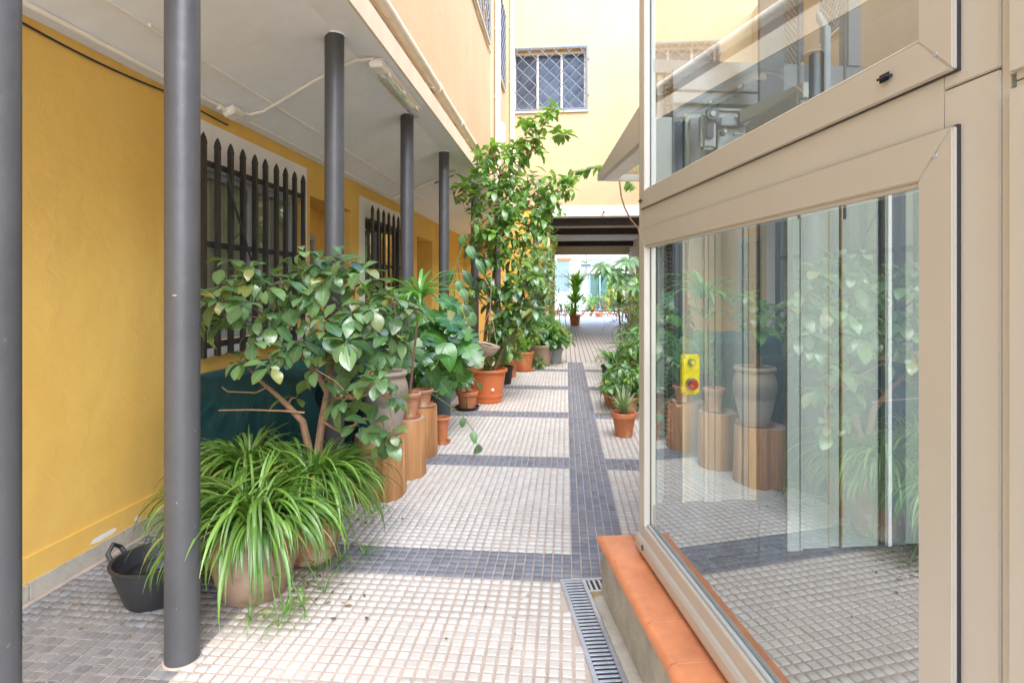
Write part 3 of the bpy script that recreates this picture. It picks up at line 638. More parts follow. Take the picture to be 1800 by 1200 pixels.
# white painted surrounds: four strips round each window
for (ya, yb, za, zb), (pa, pb, pc, pd) in ((HO[0], (3.62, 5.47, 1.0, 2.70)), (HO[2], (6.93, 9.0, 1.0, 2.67))):
    b = MB(); e = 0.006
    b.box((WX+.001, pa, pc), (WX+e, ya, pd)); b.box((WX+.001, yb, pc), (WX+e, pb, pd)); b.box((WX+.001, ya, zb), (WX+e, yb, pd)); b.box((WX+.001, ya, pc), (WX+e, yb, za))
    rel(b, lw).build("white_surround", M['white_wall'], lw)
# raised plinth band and stone skirting slabs
b = MB(); b.box((WX, -2, 0.085), (WX+0.012, HO[1][0]-.05, 0.21)); rel(b, lw).build("plinth_band", M['yellow'], lw)
random.seed(17)
for (cy_, wd, hg) in ((2.95, .10, .022), (2.35, .05, .014), (3.6, .07, .016), (2.05, .04, .012), (3.2, .03, .02), (4.2, .05, .015)):
    b = MB(); pts = [(WX+.0135, cy_ + wd*math.cos(2*math.pi*k/13)*random.uniform(.6, 1.1), .094 + hg*(1.1 + math.sin(2*math.pi*k/13)*random.uniform(.6, 1.0))) for k in range(13)]
    b.add([(WX+.0135, cy_, .094 + hg*1.1)] + pts, [(0, k+1, (k+1) % 13+1) for k in range(13)]); rel(b, lw).build("paint_chip", M['white_wall'], lw)
y = -0.5; me0 = None; kk = 0
while y < 5.5:
    b = MB(); b.box((WX, y+.003, 0.0), (WX+0.022, y+0.597, 0.088 + random.uniform(-.004, .004))); o = rel(b, lw).build("skirting_slab", M['skirt'], lw, bevel=0.002); y += 0.6
# recess backs and reveals
for (ya, yb, za, zb) in (HO[1], HO[3]):
    b = MB(); b.box((WX-0.46, ya, 0), (WX-0.40, yb, zb)); rel(b, lw).build("recess_back", M['yellow'], lw)
    dr = empty("recessed_door", (WX-0.37, (ya+yb)/2, 0), "grey framed glazed door with brown curtain deep in the nearer yellow recess" if ya < 6 else "pale grey framed door in the far yellow recess before the corner", "door")
    b = MB(); h = 2.12; y0, y1 = (-.52, .28) if ya < 6 else (-.42, .3)
    b.box((0, y0, 0), (.05, y0+.06, h)); b.box((0, y1-.06, 0), (.05, y1, h)); b.box((0, y0+.06, h-.06), (.05, y1-.06, h)); b.box((0, y0+.06, 0.9), (.05, y1-.06, 0.98))
    b.build("frame", M['grey_alu'] if ya < 6 else M['white_pl'], dr, bevel=.003)
    b = MB(); b.box((0.012, y0+.06, .98), (.02, y1-.06, h-.06)); b.build("pane", M['win_glass'], dr)
    b = MB(); b.box((0.012, y0+.06, 0.02), (.03, y1-.06, .9)); b.build("lower_panel", M['grey_alu'], dr)
    b = MB(); nn = 24
    for q in range(nn):
        ya_, yb_ = y0+.06+(y1-y0-.12)*q/nn, y0+.06+(y1-y0-.12)*(q+1)/nn
        b.add([(-.012+.01*(q%2), ya_, .95), (-.012+.01*((q+1)%2), yb_, .95), (-.012+.01*((q+1)%2), yb_, h), (-.012+.01*(q%2), ya_, h)], [(0,1,2,3)], smooth=True)
    b.build("curtain", M['curtain'] if ya < 6 else M['white_pl'], dr)
# windows
def wall_window(ya, yb, za, zb, label, blind, frame):
    r_ = empty("window", (WX-0.07, (ya+yb)/2, za), label, "window"); W_, H_ = yb-ya, zb-za
    b = MB(); t_ = .05
    b.box((-.03, -W_/2, 0), (.03, W_/2, t_)); b.box((-.03, -W_/2, H_-t_), (.03, W_/2, H_)); b.box((-.03, -W_/2, t_), (.03, -W_/2+t_, H_-t_)); b.box((-.03, W_/2-t_, t_), (.03, W_/2, H_-t_))
    b.build("frame", frame, r_, bevel=.003)
    for k in (0, 1):
        c0 = -W_/2 + t_ + k*(W_-2*t_)/2; c1 = c0 + (W_-2*t_)/2; b = MB(); s_ = .045; x0, x1 = (-.02, .012) if k else (-.028, .004)
        b.box((x0, c0, t_), (x1, c0+s_, H_-t_)); b.box((x0, c1-s_, t_), (x1, c1, H_-t_)); b.box((x0, c0+s_, t_), (x1, c1-s_, t_+s_)); b.box((x0, c0+s_, H_-t_-s_), (x1, c1-s_, H_-t_))
        sa_ = b.build("sash", frame, r_, bevel=.002)
        b = MB(); b.box((x0+.01, c0+s_, t_+s_), (x0+.016, c1-s_, H_-t_-s_)); b.build("pane", M['win_glass'], sa_)
    b = MB(); nn = 9
    for q in range(nn):
        y0_, y1_ = -W_/2 + W_*q/nn, -W_/2 + W_*(q+1)/nn
        b.box((-.062+.010*(q%2), y0_, 0), (-.052+.010*(q%2), y1_-.006, H_))
    b.build("vertical_blind", blind, r_)
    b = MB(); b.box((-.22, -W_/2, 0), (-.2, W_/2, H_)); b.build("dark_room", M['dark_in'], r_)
    return r_
M['olive_blind'] = mat("olive_blind", (0.20, 0.19, 0.14), 0.7)
wall_window(*HO[0], "grey framed window with beige vertical blind behind the nearer black spiked grille", M['blind'], M['grey_alu'])
wall_window(*HO[2], "dark window with olive blind behind the farther black spiked grille", M['olive_blind'], M['dark_wood'])
# spiked grilles
def spike_mesh(h):
    b = MB(); a = .0165
    b.box((-a, -a, 0), (a, a, h-.085))
    n = 4; rg = [(-1,-1),(1,-1),(1,1),(-1,1)]
    lv = [(a, h-.085), (a*1.12, h-.07), (a*.75, h-.03), (.002, h)]
    vs = [(sx*r_, sy*r_, z_) for r_, z_ in lv for sx, sy in rg]; fs = [(i*4+k, i*4+(k+1)%4, (i+1)*4+(k+1)%4, (i+1)*4+k) for i in range(3) for k in range(4)]
    b.add(vs, fs); return b
def grille(ys, label, zt=2.585, zb=1.02):
    gx = -2.48; r_ = empty("window_grille", (gx, sum(ys)/len(ys), zb), label, "window grille"); c = r_.location.y
    me = None
    for y_ in ys:
        if me is None: o = spike_mesh(zt-zb).build("bar", M['black_iron'], r_, loc=(0, y_-c, 0)); me = o.data
        else: o = link("bar", me, r_, loc=(0, y_-c, 0))
    for z_ in (2.375-zb, 1.81-zb, 1.10-zb):
        b = MB(); b.box((-.026, ys[0]-.03-c, z_-.022), (-.0175, ys[-1]+.06-c, z_+.022)); b.build("rail", M['black_iron'], r_)
    for y_ in (ys[0]+.03, ys[-1]+.03):
        for z_ in (2.375-zb, 1.10-zb):
            b = MB(); b.box((WX+.006-gx, y_-.012-c, z_-.012), (-.028, y_+.012-c, z_+.012)); b.build("bracket", M['black_iron'], r_)
    return r_
g1 = grille([3.69, 3.85, 4.01, 4.17, 4.34, 4.50, 4.68, 4.84, 5.01, 5.18], "black spiked iron grille on the white surround nearest the camera", 2.575)
g2 = grille([7.12+.2275*k for k in range(8)], "black spiked iron grille on the second white surround, behind the third column", 2.575)
# cable on the first grille
b = MB(); b.tube([(-2.455, 3.93, 2.33), (-2.452, 4.02, 2.1), (-2.455, 4.1, 1.98), (-2.45, 4.16, 1.86), (-2.452, 4.24, 1.72)], .009, 8)
o = b.build("dangling_cable", M['black']); tag(o, "short black cable crossing the bars of the nearer spiked grille", "cable")
b = MB(); b.tube([(-2.454, 4.13, 1.95), (-2.45, 4.0, 1.86), (-2.454, 3.93, 1.72), (-2.45, 3.94, 1.6)], .0035, 6)
o = b.build("thin_wire", M['black']); tag(o, "thin wire loop hanging on the nearer spiked grille", "wire")

# ---------------- soffit (ceiling of the arcade), sloping then flat
def soff_z(x): return 2.81 + 0.396*(x - WX)
ZF = soff_z(-1.55)
b = MB(); poly = [(WX-.45, 2.83), (WX, 2.81), (-1.55, ZF), (-1.302, ZF), (-1.302, ZF+.04), (WX-.45, ZF+.04)]
b.prism(poly, 1, -2.5, 14.28); o = b.build("arcade_ceiling", M['ceil']); tag(o, kind='structure')
b = MB(); b.box((-1.302, -2.5, ZF-.004), (-1.285, 14.28, 3.385)); b.box((-1.36, -2.5, 3.365), (-1.302, 14.28, 3.385)); o = b.build("arcade_fascia", M['cream']); tag(o, kind='structure')
# upper building on the left
FX = -1.36; ZS = 5.85
ub = empty("left_building", (FX, 6, ZF+.04), "pale peach upper storey above the arcade on the left", "building")
UH = [(-1.0, 1.0, ZS, 7.4), (3.6, 5.5, ZS, 7.4), (7.9, 9.8, ZS, 7.4), (11.05, 12.3, ZS+.02, 7.4)]
rel(openwall(-2.5, 14.6, ZF+.045, 9.5, UH, 0.4, FX), ub).build("upper_wall", M['peach'], ub)
b = MB(); b.box((-6, -2.5, ZF+.05), (FX-.42, 14.6, 9.5)); rel(b, ub).build("building_core", M['peach'], ub)
b = MB(); b.box((-6.2, -2.7, 9.5), (FX+.25, 14.6, 9.62)); rel(b, ub).build("roof_edge", M['cream'], ub)
def lattice_window(axis, fixed, a0, a1, z0, z1, label, out, mulls=2, detail=True, frame_m=None):
    """a barred window; axis 'y' = in a wall X=fixed, 'x' = wall Y=fixed; out = +-1 direction of the outside"""
    c = (a0+a1)/2; loc = (fixed, c, z0) if axis == 'y' else (c, fixed, z0)
    r_ = empty("lattice_window", loc, label, "window"); W_, H_ = a1-a0, z1-z0
    def bx(b, u0, u1, d0, d1, za, zb):
        if axis == 'y': b.box((d0*out, u0, za), (d1*out, u1, zb))
        else: b.box((u0, d0*out, za), (u1, d1*out, zb))
    fm = M['white_pl']; h = W_/2
    b = MB(); bx(b, -h, h, -.30, -.28, 0, H_); b.build("pane", M['dark_win'], r_)
    b = MB(); t_ = .05
    bx(b, -h, -h+t_, -.28, -.2, 0, H_); bx(b, h-t_, h, -.28, -.2, 0, H_); bx(b, -h+t_, h-t_, -.28, -.2, 0, t_); bx(b, -h+t_, h-t_, -.28, -.2, H_-t_, H_); b.build("frame", fm, r_)
    for k in range(mulls):
        u = -h + W_*(k+1)/(mulls+1); b = MB(); bx(b, u-.025, u+.025, -.278, -.205, t_, H_-t_); b.build("mullion", fm, r_)
    g_ = MB(); q = .02; e = .04
    bx(g_, -h-e, h+e, .03, .055, -.04, -.005); bx(g_, -h-e, h+e, .03, .055, H_+.005, H_+.04); bx(g_, -h-e, -h-e+.035, .03, .055, -.005, H_+.005); bx(g_, h+e-.035, h+e, .03, .055, -.005, H_+.005)
    gr = g_.build("grille_frame", M['blue_iron'], r_)
    # diagonal bars
    pitch = W_/5.5; segs = []
    for sgn in (1, -1):
        k = -int(H_/pitch)-1
        while k < 8:
            u0 = k*pitch; u1 = u0 + H_
            ua, za, ub_, zb = u0, 0.0, u1, H_
            if ua < 0: za = -ua; ua = 0
            if ub_ > W_: zb = H_ - (ub_-W_); ub_ = W_
            if ub_ - ua > 0.05:
                A = (-h+ua if sgn > 0 else h-ua, za); B = (-h+ub_ if sgn > 0 else h-ub_, zb); segs.append((A, B, .037 + .011*(sgn > 0)))
            k += 1
    for A, B, dpt in segs:
        b = MB()
        pa = (dpt*out, A[0], A[1]) if axis == 'y' else (A[0], dpt*out, A[1]); pb = (dpt*out, B[0], B[1]) if axis == 'y' else (B[0], dpt*out, B[1])
        b.tube([pa, pb], .010, 6); b.build("bar", M['lattice_bar'], gr)
    for z_ in (.3, H_-.3):
        for u in (-h-e-.03, h+e):
            b = MB(); bx(b, u, u+.03, .001, .05, z_, z_+.05); b.build("lug", M['blue_iron'], gr)
    # sloping sill
    b = MB(); bx(b, -h-.06, h+.06, .002, .05, -.1, -.055); b.build("sill", M['cream'], r_)
    return r_
M['lattice_bar'] = mat("silver_lattice_bar", (0.20, 0.22, 0.26), 0.4, metal=0.3)
M['dark_win'] = mat("curtained_dark_glass", (0.10, 0.12, 0.16), 0.12, var=0.6, vscale=1.6)
for (ya, yb, za, zb), lab in zip(UH, ("left building", "left", "diamond lattice window at the top left, nearer one of the left facade", "narrow looking diamond lattice window at the far end of the left facade")):
    if ya > 7: lattice_window('y', FX, ya, yb, za, zb, lab, 1)
    else:
        lattice_window('y', FX, ya, yb, za, zb, "diamond lattice window of the left facade above the " + ("first" if ya < 0 else "second") + " columns, out of view above", 1)
# ---------------- far building with passage under it
fb = empty("far_building", (1, 14.3, 0), "pale peach building closing the courtyard with an open passage beneath it", "building")
def wallX(x0, x1, z0, z1, holes, y0, y1):
    b = MB(); xs = x0
    for (xa, xb, za, zb) in sorted(holes):
        b.box((xs, y0, z0), (xa, y1, z1)); b.box((xa, y0, z0), (xb, y1, za)); b.box((xa, y0, zb), (xb, y1, z1)); xs = xb
    b.box((xs, y0, z0), (x1, y1, z1)); return b
FH = [(-1.33, 0.50, 6.0, 7.5), (1.95, 3.69, 6.0, 7.5)]
rel(wallX(-2.6, 6, 3.565, 9.5, FH, 14.3, 14.6), fb).build("upper_wall", M['peach'], fb)
b = MB(); b.box((-6, 14.62, 3.47), (8, 24.0, 9.5)); rel(b, fb).build("building_core", M['peach'], fb)
b = MB(); b.box((-.459, 14.56, 3.33), (2.569, 23.69, 3.46)); rel(b, fb).build("passage_ceiling", M['ceil'], fb)
b = MB(); b.box((-2.6, 14.3, 0), (-.46, 24, 3.45)); rel(b, fb).build("ground_wall_left", M['yellow'], fb)
M['beige_wall'] = plaster("beige_plaster", (0.60, 0.50, 0.33), (0.55, 0.45, 0.30))
b = MB(); b.box((2.57, 14.3, 0), (6, 24, 3.45)); rel(b, fb).build("ground_wall_right", M['beige_wall'], fb)
b = MB(); b.box((-.46, 14.28, 3.30), (2.57, 14.55, 3.56)); rel(b, fb).build("lintel", M['white_wall'], fb)
b = MB(); b.box((-.46, 23.7, 2.9), (2.57, 24.0, 3.45)); rel(b, fb).build("far_lintel", M['beige_wall'], fb)
for y_, dz in ((14.9, 0), (17.4, 0), (22.2, 0)):
    b = MB(); b.box((-.458, y_, 3.14+dz), (2.568, y_+.2, 3.328)); rel(b, fb).build("beam", M['dark_wood'], fb, bevel=.01)
b = MB(); b.box((-.52, 14.0, 0), (-.40, 14.29, 2.9)); rel(b, fb).build("corner_pier", M['beige_wall'], fb)
lattice_window('x', 14.3, *FH[0], "diamond lattice window high on the far peach wall with two white mullions", -1)
lattice_window('x', 14.3, *FH[1], "diamond lattice window on the far wall seen through the upper lift glass", -1)
# right building
rb = empty("right_building", (4.5, 6, 0), "peach building on the right seen only through the upper lift glass", "building")
RH = [(4.2, 6.0, 5.85, 7.4), (9.55, 10.45, 5.85, 7.4), (11.35, 12.1, 5.85, 7.4)]
bb = MB(); ys = -2.5
for (ya, yb, za, zb) in RH:
    bb.box((4.5, ys, 0), (4.8, ya, 8.2)); bb.box((4.5, ya, 0), (4.8, yb, za)); bb.box((4.5, ya, zb), (4.8, yb, 8.2)); ys = yb
bb.box((4.5, ys, 0), (4.8, 14.3, 8.2)); rel(bb, rb).build("wall_face", M['peach'], rb)
for k, (ya, yb, za, zb) in enumerate(RH):
    lattice_window('y', 4.5, ya, yb, za, zb, ("lattice window of the right facade nearest the camera, hidden by the lift", "larger slanting lattice window seen through the middle of the upper lift glass", "slim lattice window beside the dark guide rail in the upper lift glass")[k], -1, mulls=1)

# ---------------- columns
colg = "round grey columns holding up the arcade ceiling"
def column(x, y, label, ztop=None, r=0.0645):
    r_ = empty("column", (x, y, 0), label, "column", colg); zt = (ztop or ZF) + .004
    b = MB(); b.lathe([(r*.98, 0.0), (r*1.01, .012), (r, .03), (r, zt*.5), (r, zt-.02), (r*.96, zt)], 40); b.add([(0,0,0)], []); b.build("shaft", M['column'], r_)
    b = MB(); b.lathe([(r*1.08, zt-.016), (r*1.1, zt-.004), (r*1.02, zt-.001)], 24); b.build("paint_collar", M['ceil'], r_)
    b = MB(); b.lathe([(r*1.12, .001), (r*1.10, .008), (r*.97, .009)], 28); b.build("base_seal", M['grout'], r_)
    return r_
column(-1.55, 1.40, "grey column cut off by the left edge of the photo")
c1 = column(-1.545, 2.165, "thick grey column nearest the camera beside the black bucket, with a chipped spot")
column(-1.565, 3.73, "second full grey column, its foot behind the leafy shrub")
column(-1.565, 5.5, "third grey column, between the fluorescent lamp and the dracaena")
column(-1.53, 7.05, "fourth grey column, just left of the climbing tree")
column(-1.50, 9.3, "dark column half hidden by the left side of the tall tree")
column(-1.40, 11.6, "dark column buried in the middle of the tall tree leaves")
column(-.72, 13.6, "slim dark column at the mouth of the passage", 3.4, .07)
def chip(cx_, cy_, px_, py_, wd, hg, name="paint_chip"):
    """irregular flake of missing paint on the near column"""
    r_ = .0652; d_ = math.hypot(cx_, cy_); base_a = math.atan2(-cy_, -cx_); off = (px_ - proj((cx_, cy_, 1))[0])/1000*proj((cx_, cy_, 1))[2]
    a_ = base_a - math.asin(max(-.9, min(.9, off/r_))) * -1; z_ = EYE + (507-py_)/1000*(proj((cx_, cy_, 1))[2]-.06)
    b = MB(); n = 11; pts = []
    for k in range(n):
        t = 2*math.pi*k/n; q = random.uniform(.6, 1.1); da = wd*q*math.cos(t)/r_; pts.append((r_*math.cos(a_+da), r_*math.sin(a_+da), z_ + hg*q*math.sin(t)))
    b.add([(r_*math.cos(a_), r_*math.sin(a_), z_)] + pts, [(0, k+1, (k+1) % n+1) for k in range(n)]); return b.build(name, M['pot_beige'], c1)
random.seed(9); chip(-1.545, 2.165, 309, 519, .012, .004); chip(-1.545, 2.165, 312, 883, .003, .005); chip(-1.545, 2.165, 340, 762, .003, .004)

# ---------------- ceiling services
def conduit(pts, r, name, m, label, cat, n=10):
    b = MB(); b.tube(pts, r, n); o = b.build(name, m); return tag(o, label, cat)
x_ = -2.505; conduit([(x_, y_, soff_z(x_)-.018) for y_ in (-1, 2, 4.0)] , .016, "ceiling_conduit", M['white_pl'], "white plastic conduit along the top of the yellow wall, near half", "conduit")
conduit([(x_, y_, soff_z(x_)-.018) for y_ in (4.3, 7, 9, 11.1)], .012, "ceiling_conduit", M['white_pl'], "thin white conduit continuing past the junction box towards the far corner", "conduit")
x_ = -2.268
tr = conduit([(x_, y_, soff_z(x_)-.008) for y_ in (-1, 4, 8, 11)], .009, "ceiling_conduit", M['white_pl'], "slim white conduit running along the middle of the arcade ceiling", "conduit", 8)
for y_ in (2.9, 4.25, 4.9, 6.3, 7.9):
    b = MB(); b.box((x_-.018, y_-.008, soff_z(x_)-.014), (x_+.018, y_+.008, soff_z(x_)+.004)); b.build("clip", M['white_pl'], tr)
# sagging black cable near the wall top
pts = []
for k in range(40):
    y_ = 1.2 + k*.075; pts.append((WX+.012, y_, 2.775 - .028*abs(math.sin(k*.19+.4))))
conduit(pts, .006, "sagging_cable", M['black'], "black cable sagging under the conduit at the top of the yellow wall", "cable", 6)
jb = empty("junction_box", (-2.47, 4.02, soff_z(-2.47)-.05), "square ivory junction box on the ceiling above the nearer grille", "junction box")
jm = Matrix.Rotation(-math.atan(.396), 4, 'Y')
b = MB(); b.box((-.05, -.06, -.02), (.05, .06, .03), M=jm); b.build("body", M['white_pl'], jb, bevel=.006)
b = MB(); b.box((-.046, -.056, -.032), (.046, .056, -.021), M=jm); b.build("lid", M['white_pl'], jb, bevel=.004)
for y_ in (-.09, .09):
    b = MB(); b.tube([(-.02, y_*.66, .0), (-.025, y_*1.5, .0)], .018, 12); b.build("conduit_sleeve", M['white_pl'], jb)
def on_soff(x, y, off=.02): return (x, y, min(soff_z(x), ZF) - off)
conduit([on_soff(-2.47, 4.12), on_soff(-2.44, 4.2), on_soff(-2.36, 4.24), on_soff(-2.22, 4.2, .03), on_soff(-1.9, 4.13, .022), on_soff(-1.56, 4.1, .022), on_soff(-1.42, 4.1, .022)], .012, "lamp_conduit", M['white_pl'], "conduit crossing the sloping ceiling from the junction box to the lamp", "conduit", 8)
# fluorescent lamp
fl = empty("fluorescent_lamp", (-1.40, 4.68, ZF-.03), "clear plastic fluorescent lamp under the ceiling edge between second and third columns", "lamp")
b = MB(); b.box((-.045, -.56, -.035), (.045, .56, .028)); b.build("housing", M['white_pl'], fl, bevel=.008)
b = MB(); b.box((-.05, -.60, -.06), (.05, -.44, -.004)); b.build("end_cap", M['white_pl'], fl, bevel=.01)
b = MB(); b.tube([(0, -.44, -.058), (0, .54, -.058)], .014, 12); b.build("tube", M['ceramic_w'], fl)
b = MB(); pf = [(-.048, -.036), (-.048, -.06), (-.035, -.085), (0, -.095), (.035, -.085), (.048, -.06), (.048, -.036)]
for i in range(6):
    (xa, za), (xb, zb) = pf[i], pf[i+1]; b.add([(xa, -.44, za), (xb, -.44, zb), (xb, .56, zb), (xa, .56, za)], [(0,1,2,3)], smooth=True)
b.build("clear_cover", M['clear'], fl)
for y_ in (-.4, 0, .4):
    for x_ in (-.053, .047):
        b = MB(); b.box((x_, y_-.02, -.06), (x_+.006, y_+.02, -.03)); b.build("clip", M['white_pl'], fl)
# second fixture farther in
f2 = empty("fluorescent_lamp", (-2.0, 8.1, soff_z(-2.0)-.03), "bare old fluorescent batten on the far ceiling beside the fourth column", "lamp")
jm2 = Matrix.Rotation(-math.atan(.396), 4, 'Y')
b = MB(); b.box((-.55, -.03, -.02), (.45, .03, .02), M=jm2); b.build("housing", M['white_pl'], f2, bevel=.004)
b = MB(); b.box((.1, -.035, -.035), (.4, .035, -.021), M=jm2); b.build("ballast", M['bluegrey'], f2, bevel=.004)
# rusty hook near the top-left
conduit([cw(172, -6, 3.1), cw(188, 10, 3.05), cw(204, 14, 3.05), cw(209, 8, 3.08), cw(199, -6, 3.1)], .006, "looped_wire", M['terra2'], "rust brown wire loop hanging at the top left of the ceiling", "wire", 6)

# ---------------- facade pipes
gt = empty("gutter_pipe", (-1.30, 4, 3.53), "thick ivory pipe running along the ledge above the arcade", "pipe")
b = MB(); b.tube([(0, -6, 0), (0, -1, 0), (0, 1.7, 0)], .05, 20); b.build("pipe_length", M['ivory_pipe'], gt)
b = MB(); b.tube([(0, 1.7, 0), (0, 4, 0), (0, 5.2, 0), (-.02, 5.3, -.02)], .048, 20); b.build("pipe_length", M['ivory_pipe'], gt)
for y_ in (-2.2, -.6, 1.7, 2.9, 4.1):
    b = MB(); b.tube([(0, y_-.06, 0), (0, y_+.06, 0)], .056, 20); b.build("coupler", M['ivory_pipe'], gt)
for y_ in (-1.2, 1.45, 3.4):
    b = MB(); b.box((-.058, y_-.01, -.07), (-.045, y_+.01, .02)); b.tube([(-.05, y_, -.06), (.02, y_, -.075)], .008, 6); b.build("bracket", M['ivory_pipe'], gt)
def downpipe(x, y, z0, z1, r, label):
    r_ = empty("downpipe", (x, y, z0), label, "drain pipe"); b = MB(); b.tube([(0,0,0), (0,0,z1-z0)], r, 18); b.build("pipe", M['ivory_pipe'], r_)
    z_ = .4
    while z_ < z1-z0:
        b = MB(); b.tube([(0,0,z_), (0,0,z_+.07)], r+.008, 18); b.box((-r-.02, -.01, z_+.02), (-r+.005, .01, z_+.04)); b.build("collar", M['ivory_pipe'], r_); z_ += 1.3
downpipe(-1.295, 10.75, 3.4, 9.5, .055, "ivory downpipe between the two lattice windows of the left facade")
downpipe(-1.285, 13.55, 3.4, 9.5, .06, "thicker ivory downpipe in the corner beside the far wall")
conduit([(-1.345, 10.2, z_) for z_ in (3.5, 5, 5.8)], .014, "facade_cable", M['ivory_pipe'], "thin painted cable running up the left facade beside the white lantern", "cable", 6)
conduit([(-1.34, y_, 5.70 + .012*math.sin(y_*7)) for y_ in np.arange(6.5, 10.2, .3)], .012, "facade_cable", M['ivory_pipe'], "painted cable running under the sills of the left facade windows", "cable", 6)
lt = empty("wall_lantern", (-1.355, 11.0, 4.35), "white bulkhead lamp on the left facade above the tree", "lamp")
b = MB(); b.tube([(.09, 0, -.02), (.09, 0, .33)], [.085, .09], 20); b.build("body", M['ceramic_w'], lt)
b = MB(); b.tube([(.09, 0, .33), (.09, 0, .37)], [.1, .05], 20); b.build("cap", M['white_pl'], lt)
b = MB(); b.tube([(.09, 0, -.07), (.09, 0, -.02)], [.05, .095], 20); b.build("base_cup", M['white_pl'], lt)
b = MB(); b.box((0, -.04, .1), (.03, .04, .22)); b.build("wall_bracket", M['grey_alu'], lt)
sc_ = empty("security_camera", (0.92, 14.27, 3.40), "small security camera on the lintel over the passage", "camera")
b = MB(); b.tube([(0, 0, 0), (0, -.06, 0)], .02, 10); b.build("mount", M['white_pl'], sc_)
b = MB(); b.tube([(0, -.05, -.005), (0, -.2, -.03)], .032, 14); b.build("body", M['white_pl'], sc_)
b = MB(); b.tube([(0, -.2, -.03), (0, -.215, -.033)], .022, 12); b.build("lens", M['black'], sc_)

# ================================================================== LIFT ENCLOSURE
def lift_root(name, label, cat): return empty(name, P0, label, cat, rz=EA)
# low plinth with coping, stands on the ground
pl = lift_root("plinth_wall", "low rendered plinth with orange coping tiles under the glass lift", "low wall")
b = MB(); b.box((-.15, -3.2, 0), (1.9, .125, .248)); b.build("plinth_render", M['concrete'], pl, bevel=.004)
b = MB(); b.box((-.2035, -3.2, .0), (-.151, .126, .012)); b.build("mortar_strip", M['concrete'], pl)
def nose(h=.033, z=.249, x0=-.168, x1=.0):
    pr = [(x1, z), (x1, z+h)]
    for k in range(6):
        a = math.pi/2 + math.pi/2*k/5*1.0; pr.append((x0+h*.8 + h*.8*math.cos(a), z + h - h*.8 + h*.8*math.sin(a)))
    pr.append((x0, z)); return pr
js = [-.13, -.345, -.60, -.83, -1.09, -1.34, -1.59, -1.84, -2.09, -2.34]
yy = .125
for k, j in enumerate(js):
    b = MB(); b.prism(nose(), 1, j+.0025, (yy if k == 0 else yy-.0025)); o = b.build("coping_tile", M['coping'], pl); yy = j
# mitred end tiles
b = MB(); b.prism([(.125+.018, .249), (.125+.018, .262), (.125+.01, .279), (.125, .282), (.128, .282), (.128, .249)], 0, -.168, .25); b.build("coping_tile", M['coping'], pl)
b = MB(); b.prism([(.146, .249), (.146, .262), (.138, .279), (.128, .282), (.0, .282), (.0, .249)], 0, .003, .25); b.build("coping_tile", M['coping'], pl)
for k in range(4):
    b = MB(); b.prism([(.146, .249), (.146, .262), (.138, .279), (.128, .282), (.0, .282), (.0, .249)], 0, .255+.25*k, .5+.25*k); b.build("coping_tile", M['coping'], pl)
b = MB(); b.box((-.135, -2.34, .2495), (-.002, .12, .2797)); b.build("joint_bed", M['joint'], pl)
# drain channel
dg = lift_root("drain_grate", "galvanised slotted drain channel along the foot of the lift plinth", "drain")
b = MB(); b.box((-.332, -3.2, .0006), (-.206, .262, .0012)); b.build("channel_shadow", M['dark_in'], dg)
b = MB(); b.box((-.334, -3.2, .0002), (-.314, .262, .0085)); b.box((-.224, -3.2, .0002), (-.204, .262, .0085)); b.build("edge_frame", M['galv'], dg, bevel=.0015)
b = MB(); b.box((-.3138, .246, .0013), (-.2242, .262, .0083)); b.build("end_frame", M['galv'], dg)
me = None; y_ = .235
while y_ > -1.9:
    if me is None:
        b = MB(); b.box((-.3135, -.0062, .0013), (-.2245, .0062, .0075)); o = b.build("bar", M['galv'], dg, loc=(0, y_, 0), bevel=.002); me = o.data
    else: link("bar", me, dg, loc=(0, y_, 0))
    y_ -= .0262
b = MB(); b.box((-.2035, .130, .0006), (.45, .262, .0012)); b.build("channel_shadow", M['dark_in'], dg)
b = MB(); b.box((-.2035, .244, .0013), (.45, .262, .0083)); b.box((-.2035, .127, .0013), (.45, .146, .0083)); b.build("edge_frame", M['galv'], dg)
me = None
for k in range(18):
    x_ = -.19+k*.0262
    if me is None: b = MB(); b.box((-.0062, .147, .0013), (.0062, .2435, .0075)); o = b.build("cross_bar", M['galv'], dg, loc=(x_, 0, 0)); me = o.data
    else: link("cross_bar", me, dg, loc=(x_, 0, 0))

lf = lift_root("glass_lift", "champagne coloured outdoor lift enclosure with large glass panes", "lift")
LZ0 = .284
def panel_frame(z0, z1, gz0, gz1, yn, yf, gn, gf, name, m, proud=.014):
    """mitred frame with sloped inner lip"""
    r_ = None; b = MB(); x0, x1 = -proud, .006
    O = [(yf, z0), (yn, z0), (yn, z1), (yf, z1)]; I_ = [(gf, gz0), (gn, gz0), (gn, gz1), (gf, gz1)]
    for k in range(4):
        o0, o1, i0, i1 = O[k], O[(k+1)%4], I_[k], I_[(k+1)%4]
        vs = [(x0, *o0), (x0, *o1), (x0, *i1), (x0, *i0), (x1, *o0), (x1, *o1), (x1+.014, *i1), (x1+.014, *i0)]
        bb_ = MB(); bb_.add(vs, [(0,1,2,3),(4,7,6,5),(0,4,5,1),(3,2,6,7),(1,5,6,2),(0,3,7,4)])
        o = bb_.build(name, m, lf, bevel=.0025)
YN, YF, GN, GF = -1.745, -.05, -1.672, -.122
panel_frame(LZ0+.002, 1.772, .425, 1.692, YN, YF, GN, GF, "lower_frame", M['lift_metal'])
panel_frame(1.866, 3.75, 1.942, 3.66, YN, YF, GN, GF, "upper_frame", M['lift_metal'])
